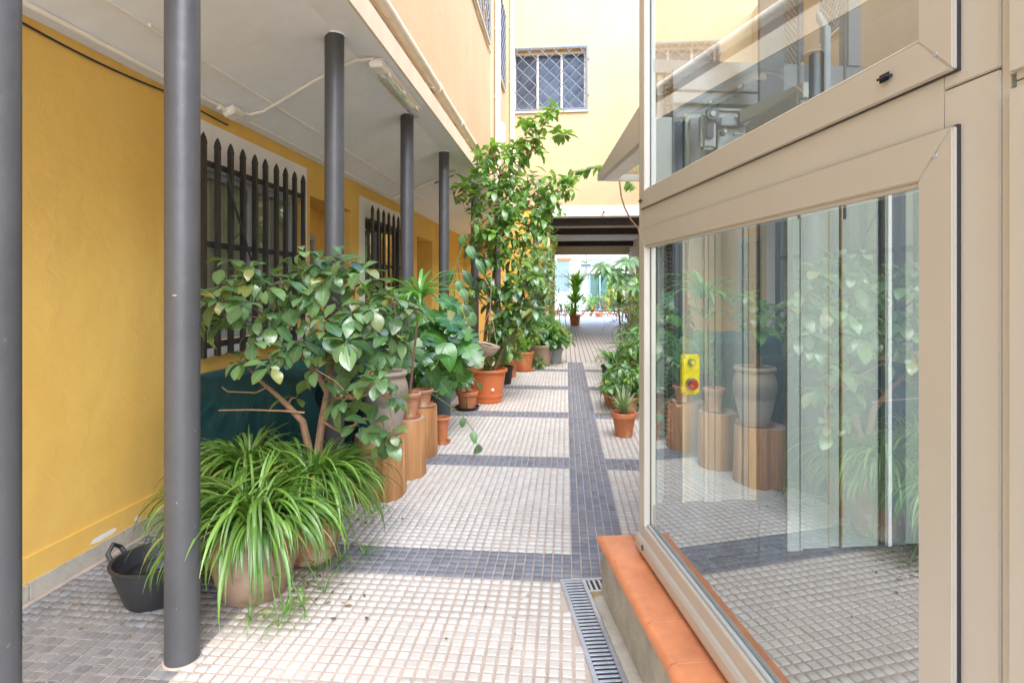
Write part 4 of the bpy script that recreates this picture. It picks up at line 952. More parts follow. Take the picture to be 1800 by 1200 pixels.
# rounded sill rail in front of the lower frame
b = MB(); pr = [(-.0145, .30), (-.026, .305), (-.03, .32), (-.03, .352), (-.024, .366), (-.0145, .372)]
b.prism(pr, 1, YN, YF+.01); b.build("sill_rail", M['lift_metal'], lf)
b = MB(); b.tube([(.006, -.1, .43), (.006, GN, .43)], .008, 8); b.build("glazing_bead", M['grey_alu'], lf)
b = MB(); b.tube([(-.002, GF, 1.688), (-.002, GN, 1.688)], .006, 8); b.build("glazing_bead", M['lift_metal'], lf)
b = MB(); b.tube([(-.002, GF, 1.946), (-.002, GN, 1.946)], .006, 8); b.build("glazing_bead", M['lift_metal'], lf)
for (za, zb) in ((.40, 1.70), (1.93, 3.67)):
    b = MB(); b.add([(.014, GN-.03, za), (.014, GF+.03, za), (.014, GF+.03, zb), (.014, GN-.03, zb)], [(0,1,2,3)]); b.build("glass_pane", M['lift_glass'], lf, fix=False)
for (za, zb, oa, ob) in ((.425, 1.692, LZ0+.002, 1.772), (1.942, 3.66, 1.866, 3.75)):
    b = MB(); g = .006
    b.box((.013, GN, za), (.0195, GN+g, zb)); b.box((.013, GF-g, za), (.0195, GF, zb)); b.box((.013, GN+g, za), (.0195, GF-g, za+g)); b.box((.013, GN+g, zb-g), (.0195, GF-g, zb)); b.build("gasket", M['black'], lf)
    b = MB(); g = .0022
    b.box((-.006, YN-g, oa-g), (-.0005, YN, ob+g)); b.box((-.006, YN, oa-g), (-.0005, YF, oa)); b.box((-.006, YN, ob), (-.0005, YF, ob+g)); b.build("gap_shadow", M['black'], lf)  # shadow line of the gap beside each frame, put in as black strips
# cladding: posts and bands
b = MB(); b.box((.0, YF-.01, LZ0), (.06, 0.0, 5.2)); b.build("corner_post", M['lift_metal2'], lf, bevel=.004)
b = MB(); b.box((.0, -1.712, 1.70), (.03, YF-.012, 1.935)); b.build("middle_band", M['lift_metal2'], lf)
b = MB(); b.box((.0, -1.712, 3.67), (.03, YF-.012, 5.2)); b.build("top_band", M['lift_metal2'], lf)
for za, zb in ((LZ0, 1.84), (1.843, 5.2)):
    b = MB(); b.box((.0, -1.815, za), (.05, -1.7125, zb)); b.build("cladding_panel", M['lift_metal2'], lf, bevel=.002)
b = MB(); b.box((.004, -1.83, LZ0), (.02, -1.816, 5.2)); b.build("shadow_joint", M['lift_metal2'], lf)
for za, zb in ((LZ0, 1.81), (1.813, 5.2)):
    b = MB(); b.box((-.012, -3.0, za), (.06, -1.8305, zb)); b.build("cladding_panel", M['lift_metal2'], lf, bevel=.012)
# locks on frames
for y_, z_ in ((-1.60, 1.905), (-.085, 1.90)):
    b = MB(); b.box((-.028, y_-.02, z_-.008), (-.0145, y_+.02, z_+.008)); b.build("lock", M['lift_dark'], lf, bevel=.007)
b = MB(); b.tube([(-.0145, -.15, .345), (-.034, -.15, .345)], .012, 10); b.build("lock", M['lift_dark'], lf)
for y_, z_ in ((-1.71, .36), (-1.71, 1.73), (-.085, 1.73), (-1.71, 1.905)):
    b = MB(); b.tube([(-.0138, y_, z_), (-.0156, y_, z_)], .0045, 10); b.build("screw", M['grey_alu'], lf)
for z_ in (2.19, 2.31):
    b = MB(); b.tube([(0, -.025, z_), (-.006, -.025, z_)], .007, 8); b.build("screw", M['grey_alu'], lf)
# shaft back and far faces
def EX(px, yl=0.0):
    r = (px-900)/1000; return (r*(2.69+.9963*yl) - .6 + .0859*yl) / (.9963 - .0859*r)
strips = [(1130,1146,'lift_dark',.02),(1146,1151,'lift_metal2',.0),(1151,1157,'lift_dark',.03),(1157,1166,'lift_in2',.01),(1186,1200,'lift_dark',.03),(1200,1203,'lift_in',.0),(1203,1213,'tan',.012),(1213,1240,'lift_in2',.02),(1240,1246,'lift_metal2',.01),(1246,1256,'lift_in',.0),(1257.5,1268,'lift_in',.0),(1268,1309,'lift_in2',.02),(1309,1317,'lift_in2',.01),(1317,1330,'tan',.005),(1330,1352,'lift_dark',.05),(1352,1376,'lift_dark',.03),(1376,1380,'lift_in2',.02),(1380,1401,'lift_in',-.02),(1403,1407,'lift_in',-.02),(1407,1455,'lift_in',.0),(1455,1458,'tan',.0),(1458,1477,'lift_in',.01),(1479.5,1482,'tan',.0),(1482,1541,'lift_in',.0),(1541,1546,'lift_in2',.01),(1546,1556,'lift_dark',.03),(1556,1559,'lift_in2',.0),(1559,1565,'ceramic_w',-.01),(1565,1592,'bluegrey',.0),(1592,1650,'lift_in',.01),(1650,1700,'lift_in2',.01)]
for a_, c_, mk, off in strips:
    b = MB(); b.box((EX(a_, -.05), -.05+off, .50 if a_ < 1380 else .2625), (EX(c_, -.05), -.02+off, 2.50)); b.build("door_strip", M[mk], lf)
b = MB(); b.box((.06, .035, .25), (EX(1700), .045, 2.5)); b.build("far_face_backing", M['lift_in2'], lf)
b = MB(); b.box((.05, -.06, 2.5), (EX(1720), .04, 2.56)); b.build("far_face_header", M['bluegrey'], lf)
b = MB(); b.box((.05, -.085, .2625), (EX(1380, -.08), .03, .50)); b.build("threshold", M['lift_dark'], lf)
b = MB(); b.box((EX(1183,-.1), -.105, 2.09), (EX(1720,-.1), -.09, 2.5)); b.build("header_plate", M['bluegrey'], lf)
# perforated comb strip
b = MB(); k = 0; z_ = .52
while z_ < 2.5:
    b.box((EX(1167,-.07), -.08, z_), (EX(1185,-.07), -.07, z_+.008)); z_ += .02
for q in (1167, 1176, 1184): b.box((EX(q,-.07), -.084, .5), (EX(q+1.2,-.07), -.081, 2.5))
b.build("perforated_strip", M['black'], lf)
# roof, right wall of shaft, pit
b = MB(); b.box((0, -3.0, 5.2), (1.75, .05, 5.26)); b.build("roof_plate", M['lift_metal2'], lf)
b = MB(); b.box((.03, -2.9, .252), (1.72, .04, .262)); b.build("pit_floor", M['dark_in'], lf)
b = MB(); b.box((1.70, -2.95, .25), (1.72, .05, 1.75)); b.build("right_wall_lower", M['lift_in2'], lf)
for y_ in (.04, -1.2, -2.4):
    b = MB(); b.box((1.66, y_-.05, .25), (1.72, y_, 5.2)); b.build("frame_post", M['bluegrey'], lf)
b = MB(); b.box((1.66, -2.95, 1.75), (1.72, .0, 1.83)); b.build("frame_rail", M['bluegrey'], lf)
b = MB(); b.box((1.0, -.07, 2.56), (1.06, -.0, 5.2)); b.box((.06, -.05, 4.2), (1.66, 0, 4.26)); b.build("frame_post", M['bluegrey'], lf)
# guide rails rising through the shaft
b = MB(); b.box((EX(1334,-.35), -.36, .35), (EX(1357,-.35), -.34, 5.1)); b.box((EX(1357,-.35), -.35, .35), (EX(1378,-.35), -.30, 5.1)); b.build("guide_rail", M['lift_dark'], lf)
for px_ in (1404, 1485): 
    b = MB(); b.tube([(EX(px_,-.3), -.3, 1.8), (EX(px_,-.3), -.3, 5.1)], .006, 8); b.build("cable", M['lift_dark'], lf)
# yellow inspection box
yb_ = -.35; xa, xb = EX(1195, yb_), EX(1225, yb_); dd_ = 2.69 + .9963*yb_
za, zb = EYE - .185*dd_, EYE - .115*dd_
b = MB(); b.box((xa, yb_-.03, za), (xb, yb_, zb)); bx_ = b.build("control_box", M['yellow_box'], lf, bevel=.004)
xm = (xa+xb)/2
b = MB(); b.tube([(xm, yb_-.031, zb-.03), (xm, yb_-.045, zb-.03)], .014, 16); b.build("button_ring", M['galv2'], bx_)
b = MB(); b.tube([(xm, yb_-.045, zb-.03), (xm, yb_-.052, zb-.03)], .009, 14); b.build("button", M['yellow_box'], bx_)
b = MB(); b.tube([(xm, yb_-.031, za+.045), (xm, yb_-.044, za+.045)], .024, 20); b.build("button_ring", M['galv2'], bx_)
b = MB(); b.tube([(xm, yb_-.044, za+.045), (xm, yb_-.062, za+.045)], .018, 20); b.build("stop_button", M['red_btn'], bx_)
for sx in (xa+.008, xb-.008):
    for sz in (za+.008, zb-.008):
        b = MB(); b.tube([(sx, yb_-.0305, sz), (sx, yb_-.034, sz)], .003, 8); b.build("screw", M['galv2'], bx_)
b = MB(); b.tube([(xm, yb_-.01, za), (xm-.01, yb_-.01, za-.04), (xm-.05, yb_-.01, za-.05), (xm-.07, yb_-.01, za-.02)], .004, 8); b.build("box_cable", M['tan'], lf)
# car top with door operator, behind the upper glass
ct = MB(); ct.box((.10, -1.55, 1.62), (1.5, -.42, 1.66)); 
def EL(px, py, yl):                       # local point seen at a pixel on the plane local y = yl
    x = EX(px, yl); d = 2.69 + .0859*x + .9963*yl; return Vector((x, yl, EYE + (507-py)/1000*d))
def ebox(px0, py0, px1, py1, yl, th, name, m, bev=.003):
    a, c = EL(px0, py0, yl), EL(px1, py1, yl); b = MB(); b.box((a.x, yl, min(a.z, c.z)), (c.x, yl+th, max(a.z, c.z))); return b.build(name, M[m], lf, bevel=bev)
ebox(1140, 205, 1182, 420, -.12, .01, "header_panel", 'lift_in2'); ebox(1182, 205, 1200, 430, -.125, .02, "vent_slot", 'lift_dark')
ebox(1205, 200, 1240, 300, -.14, .02, "service_door", 'lift_in'); ebox(1213, 208, 1235, 290, -.16, .015, "service_glass", 'bluegrey')
ebox(1183, 155, 1340, 162, -.14, .03, "operator_rail", 'bluegrey'); ebox(1183, 162, 1340, 185, -.135, .025, "operator_channel", 'bluegrey')
ebox(1247, 190, 1335, 196, -.28, .05, "operator_bracket", 'galv2'); ebox(1262, 196, 1300, 280, -.26, .02, "operator_plate", 'galv2')
ebox(1234, 198, 1260, 262, -.30, .05, "motor_housing", 'galv2', .012); ebox(1241, 212, 1256, 244, -.315, .013, "motor_cover", 'lift_dark', .006)
ebox(1258, 190, 1265, 215, -.33, .02, "lever", 'lift_dark'); ebox(1268, 205, 1330, 222, -.30, .02, "operator_arm", 'bluegrey'); ebox(1290, 233, 1322, 240, -.33, .025, "spring_rod", 'galv2', .008)
def wheel(px, py, yl, r):
    c = EL(px, py, yl); b = MB(); b.tube([(c.x, yl, c.z), (c.x, yl-.02, c.z)], r, 16); b.build("roller", M['lift_dark'], lf)
    b = MB(); b.tube([(c.x, yl-.02, c.z), (c.x, yl-.028, c.z)], r*.5, 12); b.build("bolt", M['galv2'], lf)
for a_ in ((1304, 202, -.31, .020), (1304, 216, -.31, .014), (1270, 234, -.29, .015), (1249, 203, -.32, .024), (1335, 212, -.33, .012)): wheel(*a_)
# long slotted bracket running along the pane towards the camera, with two upright arms
b = MB(); A = EL(1300, 224, -.42); B = Vector((A.x+.10, -.92, A.z-.0))
def rail3(p0, p1, h0, h1, t, name, m):
    b = MB(); vs = []
    for (p_, h_) in ((p0, h0), (p1, h1)):
        for dx in (0, t):
            for dz in (-h_/2, h_/2): vs.append((p_.x+dx, p_.y, p_.z+dz))
    b.add(vs, [(0,1,3,2),(4,6,7,5),(0,4,5,1),(2,3,7,6),(1,5,7,3),(0,2,6,4)]); return b.build(name, M[m], lf, bevel=.002)
def EP(px, py, x):                      # local point on plane local x = x seen at a pixel
    # d = 2.69 + .0859x + .9963y ; right = .6 + .9963x - .0859y ; r = right/d
    r = (px-900)/1000; y = (.6 + .9963*x - r*(2.69 + .0859*x)) / (.9963*r + .0859); d = 2.69 + .0859*x + .9963*y
    return Vector((x, y, EYE + (507-py)/1000*d))
rail3(EP(1310, 236, .22), EP(1400, 178, .22), .07, .07, .01, "slotted_bracket", 'galv2')
rail3(EP(1300, 205, .26), EP(1412, 158, .26), .05, .05, .02, "bracket_arm", 'lift_in2')
for px_, py_ in ((1334, 213), (1341, 208), (1359, 205), (1366, 200)):
    c = EP(px_, py_+12, .218); b = MB(); b.tube([(c.x, c.y, c.z), (c.x-.003, c.y, c.z)], .006, 10); b.build("bracket_slot", M['dark_in'], lf)
a_ = EP(1425, 165, .24); c_ = EP(1425, 95, .24); b = MB(); b.box((a_.x, a_.y-.012, a_.z-.05), (a_.x+.02, a_.y+.012, c_.z)); b.build("upright_arm", M['bluegrey'], lf, bevel=.002)
a_ = EP(1446, 160, .24); c_ = EP(1446, 48, .24); e_ = EP(1440, 22, .24); b = MB(); b.box((a_.x, a_.y-.011, a_.z-.05), (a_.x+.02, a_.y+.011, c_.z)); b.build("upright_arm", M['bluegrey'], lf, bevel=.002)
rail3(Vector((a_.x, c_.y, c_.z-.005)), Vector((a_.x, c_.y+.035, c_.z+.05)), .03, .03, .02, "upright_arm", 'bluegrey')
# sloping canopy over the lift door
cn = lift_root("door_canopy", "small sloping glass canopy projecting behind the lift corner post", "canopy")
yo = .835
b = MB(); b.prism([(.002, 2.19), (.002, 2.36), (yo, 2.205), (yo, 2.165)], 0, .0, .03); b.build("side_plate", M['lift_metal'], cn)
b = MB(); b.prism([(.002, 2.19), (.002, 2.36), (yo, 2.205), (yo, 2.165)], 0, 1.3, 1.33); b.build("side_plate", M['lift_metal'], cn)
b = MB(); b.box((.03, yo-.03, 2.165), (1.3, yo, 2.203)); b.build("front_bar", M['white_pl'], cn)
b = MB(); b.box((.03, .002, 2.19), (1.3, .05, 2.25)); b.build("rear_bar", M['white_pl'], cn)
b = MB(); b.box((.031, .06, 2.18), (.13, yo-.031, 2.195)); b.build("side_bar", M['white_pl'], cn)
b = MB(); b.add([(.03, .05, 2.21), (1.3, .05, 2.21), (1.3, yo-.03, 2.185), (.03, yo-.03, 2.185)], [(0,1,2,3)]); b.build("canopy_glass", M['lift_glass'], cn, fix=False)

# ================================================================== LEFT OBJECTS
# bucket
bk = empty("rubber_bucket", (gp(275,1052).x, gp(275,1052).y, 0), "empty black rubber builder's bucket with hook handles behind the first column", "bucket")
rt, h = .19, .205
b = MB(); b.lathe([(0, 0), (.12, 0), (.13, .012), (.155, h*.4), (.18, h-.05), (rt-.01, h-.012), (rt+.006, h-.008), (rt+.006, h), (rt-.01, h), (rt-.018, h-.02), (.145, h*.42), (.14, h*.40), (.123, .016), (0, .014)], 40); b.build("body", M['black'], bk)
for sgn in (-1, 1):
    b = MB(); ps = [(sgn*(rt-.005), -.045, h-.03), (sgn*(rt+.03), -.04, h+.02), (sgn*(rt+.035), 0, h+.05), (sgn*(rt+.03), .04, h+.02), (sgn*(rt-.005), .045, h-.03)]
    b.tube(ps, .011, 8); b.build("handle", M['black'], bk)
for k in range(3):
    b = MB(); b.tube([(.120*math.cos(t)*(1+.08*k), .120*math.sin(t)*(1+.08*k), .04+.05*k) for t in np.linspace(0, 6.283, 30)], .003, 6); b.build("moulded_ring", M['black'], bk)

# spider plants in pots
def spider_plant(x, y, rt, rb, h, n, label, sc=1.0, m='pot_beige', up=30, seed=1, center=0.06, plantlets=()):
    random.seed(seed)
    r_ = empty("spider_plant", (x, y, 0), label, "potted plant")
    make_pot(r_, rt, rb, h, M[m], .015, .05, prof=[(0,0),(rb*.9,0),(rb,.01),(rt*.98,h*.45),(rt,h*.7),(rt*.97,h*.9),(rt*1.03,h-.02),(rt*1.04,h),(rt*.98,h),(rt*.94,h-.04)])
    pl_ = Plant(r_)
    fountain(pl_, PS['spider'], (x, y, h+.0), n, center, sc, 0.008)
    fountain(pl_, PS['spiderup'], (x, y, h+.0), up, center*.7, sc, None, .35)
    fountain(pl_, PS['spider'], (x+.03, y-.06, h-.01), n//4, center*.8, sc*1.12, .008, az=(-2.6, .3))
    for k in range(int(n*.45)):
        a = random.uniform(-2.9, .5); fountain(pl_, PS['driedb'] if k % 11 == 0 else PS['hang'], (x+rt*.93*math.cos(a), y+rt*.93*math.sin(a), h+.015), 1, .01, random.uniform(.8, 1.15), .006, .3, (a-.5, a+.5))
    for (px_, py_, pz_, k) in plantlets:
        fountain(pl_, PS['spider'], (px_, py_, pz_), k, .01, .38, .004)
        b = MB(); a = Vector((x, y, h+.05)) - r_.location; e = Vector((px_, py_, pz_)) - r_.location; mid_ = (a+e)/2 + Vector((0, 0, .12)); b.tube([a, (a+mid_)/2+Vector((0,0,.05)), mid_, (mid_+e)/2+Vector((0,0,-.02)), e], .003, 5); b.build("runner", M['green_stem'], r_)
    pl_.emit(290, "blade", "blade_mass"); return r_
def gl(*q): return [(gp(x_, y_).x, gp(x_, y_).y, z_, n_) for x_, y_, z_, n_ in q]
spider_plant(-1.53, 2.68, .205, .15, .37, 270, "large spider plant spilling over a cracked beige pot, nearest the camera", 1.12, up=30, seed=3, center=.13,
    plantlets=gl((470,1060,.13,16), (440,1105,.04,14), (500,1100,.05,16), (530,1085,.05,14), (490,1112,.03,12), (570,1050,.03,8)))
spider_plant(-1.42, 3.06, .17, .13, .42, 300, "bushy spider plant in the middle, trailing to the white paving beside the wooden stumps", .96, m='terra2', up=70, seed=4, center=.2,
    plantlets=gl((640,990,.05,14), (600,1010,.08,14), (560,1030,.08,16), (655,930,.1,12), (665,905,.06,10)))
spider_plant(-1.82, 3.12, .18, .14, .46, 190, "spider plant against the dark green cover, behind the first column", 1.0, m='terra2', up=30, seed=5, center=.13)

# big leafy shrub with bare lower branches
random.seed(11)
SB = Vector((-1.53, 3.36, 0)); sh = empty("leafy_shrub", SB, "wide shrub with glossy oval leaves and bare brown stems in front of the green cover", "shrub")
make_pot(sh, .17, .13, .36, M['terra2'])
def P(px, py, d): return cw(px, py, d)
d0 = 3.35
trunkA = [P(552,800,d0)+Vector((0,0,-.1)), P(545,770,d0), P(522,720,d0+.02), P(500,680,d0+.05), P(470,640,d0+.1)]
limbs = {
 'a': ([P(548,810,d0), P(532,740,d0), P(505,712,d0), P(482,690,d0), P(455,668,d0-.02), P(432,640,d0-.05)], .024, .006),
 'b': ([P(556,815,d0), P(566,740,d0+.05), P(575,690,d0+.1), P(560,660,d0+.1), P(535,630,d0+.1), P(505,590,d0+.1), P(470,560,d0+.1), P(420,520,d0+.05)], .026, .005),
 'c': ([P(566,740,d0+.05), P(590,700,d0+.05), P(612,650,d0), P(625,600,d0), P(650,540,d0), P(690,530,d0-.05)], .014, .004),
 'd': ([P(575,690,d0+.1), P(585,640,d0+.15), P(590,580,d0+.2), P(570,520,d0+.25), P(560,470,d0+.25)], .013, .004),
 'e': ([P(505,590,d0+.1), P(520,550,d0+.15), P(540,510,d0+.2), P(500,500,d0+.15)], .008, .003),
 'f': ([P(590,700,d0+.05), P(620,700,d0-.15), P(650,680,d0-.25), P(680,700,d0-.3), P(690,740,d0-.3)], .009, .003),
 'g': ([P(566,740,d0+.05), P(600,760,d0-.1), P(640,735,d0-.2), P(672,740,d0-.25)], .008, .003),
 'h': ([P(535,725,d0), P(500,722,d0-.05), P(440,720,d0-.1), P(384,721,d0-.1)], .006, .003),
 'i': ([P(470,680,d0), P(450,690,d0), P(400,688,d0), P(390,680,d0)], .004, .0025),
 'j': ([P(590,580,d0+.2), P(620,540,d0+.2), P(625,500,d0+.2), P(600,465,d0+.2)], .006, .003),
}
for k, (pts, r0, r1) in limbs.items():
    n_ = len(pts); b = MB(); b.tube([q - SB for q in pts], [r0 + (r1-r0)*i/(n_-1) for i in range(n_)], 8); b.build("stem", M['bark'] if r0 > .01 else M['twig'], sh)
cl = [(395,500,0,7),(385,525,-.05,6),(432,492,.05,7),(430,520,-.1,6),(395,560,-.1,7),(432,470,.15,6),(470,510,0,7),(482,487,.1,6),(505,520,.1,6),(455,585,-.15,7),(470,570,-.1,6),(500,545,.1,6),(520,500,.2,6),(530,470,.15,7),(560,462,.1,8),(590,455,.15,8),(610,470,.05,8),(575,490,.1,7),(545,520,.1,6),(565,560,-.1,8),(600,540,.05,7),(620,560,-.1,8),(590,585,-.1,8),(640,505,-.05,8),(655,530,-.1,9),(690,525,-.1,8),(640,480,.05,7),(700,555,-.1,6),(680,580,-.1,7),(600,620,0,8),(580,600,.1,6),(620,640,.05,6),(640,665,-.25,8),(665,668,-.3,9),(590,700,-.05,7),(605,705,-.2,7),(690,700,-.3,7),(655,745,-.25,6),(690,760,-.3,8),(675,775,-.3,6),(615,690,.1,6),(525,700,.05,4),(430,630,-.05,3),(560,610,-.1,7),(535,600,-.05,6),(500,610,-.05,6),(610,600,-.15,8),(640,600,-.1,8),(665,610,-.1,8),(600,660,-.1,7),(630,700,-.15,7),(650,640,-.1,8),(560,650,-.15,5),(625,745,-.15,6),(480,640,-.1,4),(700,600,-.1,7),(680,555,-.1,7),(415,545,0,6),(375,545,0,5)]
pl_ = Plant(sh); tw = MB(); alllimb = [q for (pts, _, _) in limbs.values() for q in pts]
def jit(q, a): return q + Vector((random.uniform(-a,a), random.uniform(-a,a), random.uniform(-a,a)))
for (px_, py_, dd_, n_) in cl:
    c = jit(P(px_, py_, d0 + dd_ + random.uniform(-.12, .12)), .015)
    nr = min(alllimb, key=lambda q: (q-c).length + max(0, q.z-c.z)); mid_ = (nr+c)/2 + Vector((0, 0, .02))
    tw.tube([nr-SB, mid_-SB, c-SB], [.005, .004, .003], 5)
    dirn = (c - nr).normalized()*.6 + Vector((random.uniform(-.4,.4), random.uniform(-.6,.1), .55))
    rosette(pl_, PS['shrub'], c, n_, dirn, 1.55, 1.03, .28, droop=.4, lo=.45)
    if py_ < 560: rosette(pl_, PS['shrub'], jit(c, .10), 4, dirn, 1.5, .8, .35, droop=.4, lo=.5)
    if py_ < 640: rosette(pl_, PS['shrub'], jit(c, .08), 5, dirn, 1.5, .9, .35, droop=.5, lo=.5)
tag(tw.build("twigs", M['twig'], sh), kind="stuff"); pl_.emit(295)

# covered furniture
def cloth_cover(x0, x1, y0, y1, h, m, label, seed, gather):
    """cloth over a box: walked round the rounded rectangle so folds have a real width; gather = perimeter position the folds fan out from"""
    random.seed(seed); r_ = empty("covered_furniture", ((x0+x1)/2, (y0+y1)/2, 0), label, "cover")
    hx, hy, rc = (x1-x0)/2, (y1-y0)/2, .045; ph = [random.uniform(0, 6.28) for _ in range(9)]
    W_, D_ = 2*(hx-rc), 2*(hy-rc); C_ = math.pi/2*rc; P_ = 2*W_+2*D_+4*C_
    def walk(t):
        t %= P_
        segs = ((W_, (-hx+rc, -hy), (1, 0), (0, -1)), (D_, (hx, -hy+rc), (0, 1), (1, 0)), (W_, (hx-rc, hy), (-1, 0), (0, 1)), (D_, (-hx, hy-rc), (0, -1), (-1, 0)))
        for k, (ln, p0, d_, n_) in enumerate(segs):
            if t < ln: return p0[0]+d_[0]*t, p0[1]+d_[1]*t, n_[0], n_[1]
            t -= ln
            if t < C_:
                a0 = math.atan2(n_[1], n_[0]) + t/rc; e = (p0[0]+d_[0]*ln - n_[0]*rc, p0[1]+d_[1]*ln - n_[1]*rc)
                return e[0]+math.cos(a0)*rc, e[1]+math.sin(a0)*rc, math.cos(a0), math.sin(a0)
            t -= C_
    n = int(P_/.011); rows = 34; vs = []; fs = []
    for j in range(rows+1):
        for i in range(n):
            t = P_*i/n; x, y, nx, ny = walk(t)
            if j <= 8:
                u = j/8; k = u; z = h - .012*u**6 + .016*math.sin(9*x*u+ph[3]) + .012*math.sin(13*y*u+ph[4]+3*x*u) + .007*math.sin(31*x*u+11*y*u)
                z -= .02*max(0, math.sin(t*7+ph[5]))*u**3
                vs.append((x*k, y*k, z))
            else:
                u = (j-8)/(rows-8); dg_ = (t - gather + P_/2) % P_ - P_/2; fan = dg_/(.35 + .9*u)
                f = .075*(1-abs(math.sin(fan*10+ph[0]+.6*math.sin(t*3))))**1.2*min(1, u*3.5) + .022*math.sin(t*26+ph[1]+2.2*u)*u + .010*math.sin(t*61+ph[2]+u*3)*min(1, u*4) + .05*u - .03*math.exp(-(dg_/.1)**2)*(1-u)
                f += .018*math.sin(7*u+dg_*5)*math.exp(-(dg_/.5)**2)
                ztop = h - .012 + .016*math.sin(9*x+ph[3]) + .012*math.sin(13*y+ph[4]+3*x) + .007*math.sin(31*x+11*y) - .02*max(0, math.sin(t*7+ph[5]))
                vs.append((x + nx*f, y + ny*f, ztop*(1-u)**1.0 + .012 + (0.03*max(0, math.sin(t*9)) if j == rows else 0)*u))
    for j in range(rows):
        for i in range(n): fs.append((j*n+i, j*n+(i+1)%n, (j+1)*n+(i+1)%n, (j+1)*n+i))
    b = MB(); b.add(vs, fs, smooth=True); b.build("cloth", m, r_, sharp=False)
    return r_
c_a = cloth_cover(-2.54, -1.72, 3.62, 4.55, .93, M['tarp'], "furniture under a dark green tarpaulin with gathered folds against the yellow wall", 2, .62)
c_b = cloth_cover(-2.48, -1.72, 4.72, 5.85, 1.03, M['tarp2'], "taller furniture under a teal tarpaulin behind the shrub and jar", 6, .5)
# wooden stumps
def stump(x, y, r, h, label, seed):
    random.seed(seed); r_ = empty("wooden_stump", (x, y, 0), label, "stump", rz=random.uniform(0, 6)); n = 48
    pr = [random.uniform(-.012, .012) for _ in range(n)]; rad = [r*(1 + .05*math.sin(2*2*math.pi*k/n+seed) + .025*math.sin(5*2*math.pi*k/n+seed*2)) for k in range(n)]
    ck = {random.randrange(n): random.uniform(.02, .035) for _ in range(5)}
    b = MB(); lv = [(0, .98), (.02, 1.02), (h*.5, .99), (h-.012, .975), (h, .95)]; vs = []
    for (z, s_) in lv:
        for k in range(n):
            a = 2*math.pi*k/n; q = rad[k]*s_ - ck.get(k, 0); vs.append((q*math.cos(a), q*math.sin(a), z))
    fs = [(i*n+k, i*n+(k+1)%n, (i+1)*n+(k+1)%n, (i+1)*n+k) for i in range(len(lv)-1) for k in range(n)]
    b.add(vs, fs, smooth=True); b.build("side", M['stump'], r_)
    b = MB(); top = vs[-n:]; b.add([(0, 0, h+.001)] + top, [(0, k+1, (k+1)%n+1) for k in range(n)]); b.build("cut_top", M['ring'], r_)
    return r_
stump(-1.345, 4.03, .185, .45, "largest orange brown stump, nearest, behind the trailing spider plant", 1)
stump(-1.30, 4.50, .17, .46, "middle wooden stump with a long dark crack carrying a terracotta pot", 2)
stump(-1.325, 5.02, .165, .45, "farthest wooden stump with weathered dark top edge", 3)

# stoneware jar with plant on stump 1
def lift_z(o, z):
    o.location.z = z; return o
jr = empty("stoneware_jar", (-1.31, 4.05, .451), "tall grey brown stoneware jar with rolled rim standing on the nearest stump", "jar")
jp = [(0, .012), (.095, .012), (.103, .02), (.13, .12), (.155, .24), (.162, .31), (.153, .365), (.138, .40), (.133, .412), (.150, .418), (.157, .432), (.150, .448), (.135, .450), (.124, .44), (.12, .40)]
make_pot(jr, .118, .09, .44, M['jar'], prof=jp, name="body"); b = MB(); b.lathe([(0, 0), (.12, 0), (.145, .022), (.138, .022), (.115, .008), (0, .008)], 32); b.build("saucer", M['terra2'], jr)
random.seed(21)
jpnt = empty("broadleaf_plant", (-1.31, 4.05, .88), "broad leaved green plant with woody stump growing in the stoneware jar", "plant"); O_ = jpnt.location
b = MB(); b.tube([(-.03, 0, 0), (-.035, 0, .06), (-.02, .01, .13)], [.032, .03, .018], 10); b.tube([(-.05, .02, 0), (-.075, .03, .08)], [.022, .012], 8); b.build("trunk", M['bark'], jpnt)
pl_ = Plant(jpnt)
for (dx, dy, dz, n_) in ((-.02,0,.30,6),(.05,-.05,.42,6),(-.1,.05,.48,6),(.1,.05,.34,5),(0,.1,.55,6),(-.15,-.02,.36,5),(.08,-.02,.55,5)):
    c = O_ + Vector((dx, dy, dz)); b = MB(); b.tube([(-.02,.01,.12), (dx*.5, dy*.5, dz*.6), (dx, dy, dz)], [.008,.006,.004], 6); b.build("stem", M['green_stem'], jpnt)
    rosette(pl_, PS['heart'] if n_ > 5 else PS['pothos'], c, n_, Vector((dx, dy-.1, .3)), 1.5, .62, .25, .3, .4)
pl_.emit(200)
# terracotta pot with dracaena on stump 2
tp = empty("potted_dracaena", (-1.26, 4.50, .461), "arching dracaena in a terracotta pot with saucer on the middle stump", "potted plant")
make_pot(tp, .082, .06, .20, M['terra2'], .010, .035, saucer=(.095, .022, M['terra']), z0=.0)
random.seed(31); O_ = Vector(tp.location)
b = MB(); b.tube([(0,0,.17), (.03,.02,.5), (.06,.03,.80), (.08,.03,.95)], [.012,.010,.009,.007], 8); b.build("stem", M['bark'], tp)
pl_ = Plant(tp); fountain(pl_, PS['drac'], O_ + Vector((.08, .03, .95)), 40, .02, 1.0); fountain(pl_, PS['drac'], O_ + Vector((.06, .03, .78)), 12, .02, .7); pl_.emit(200)
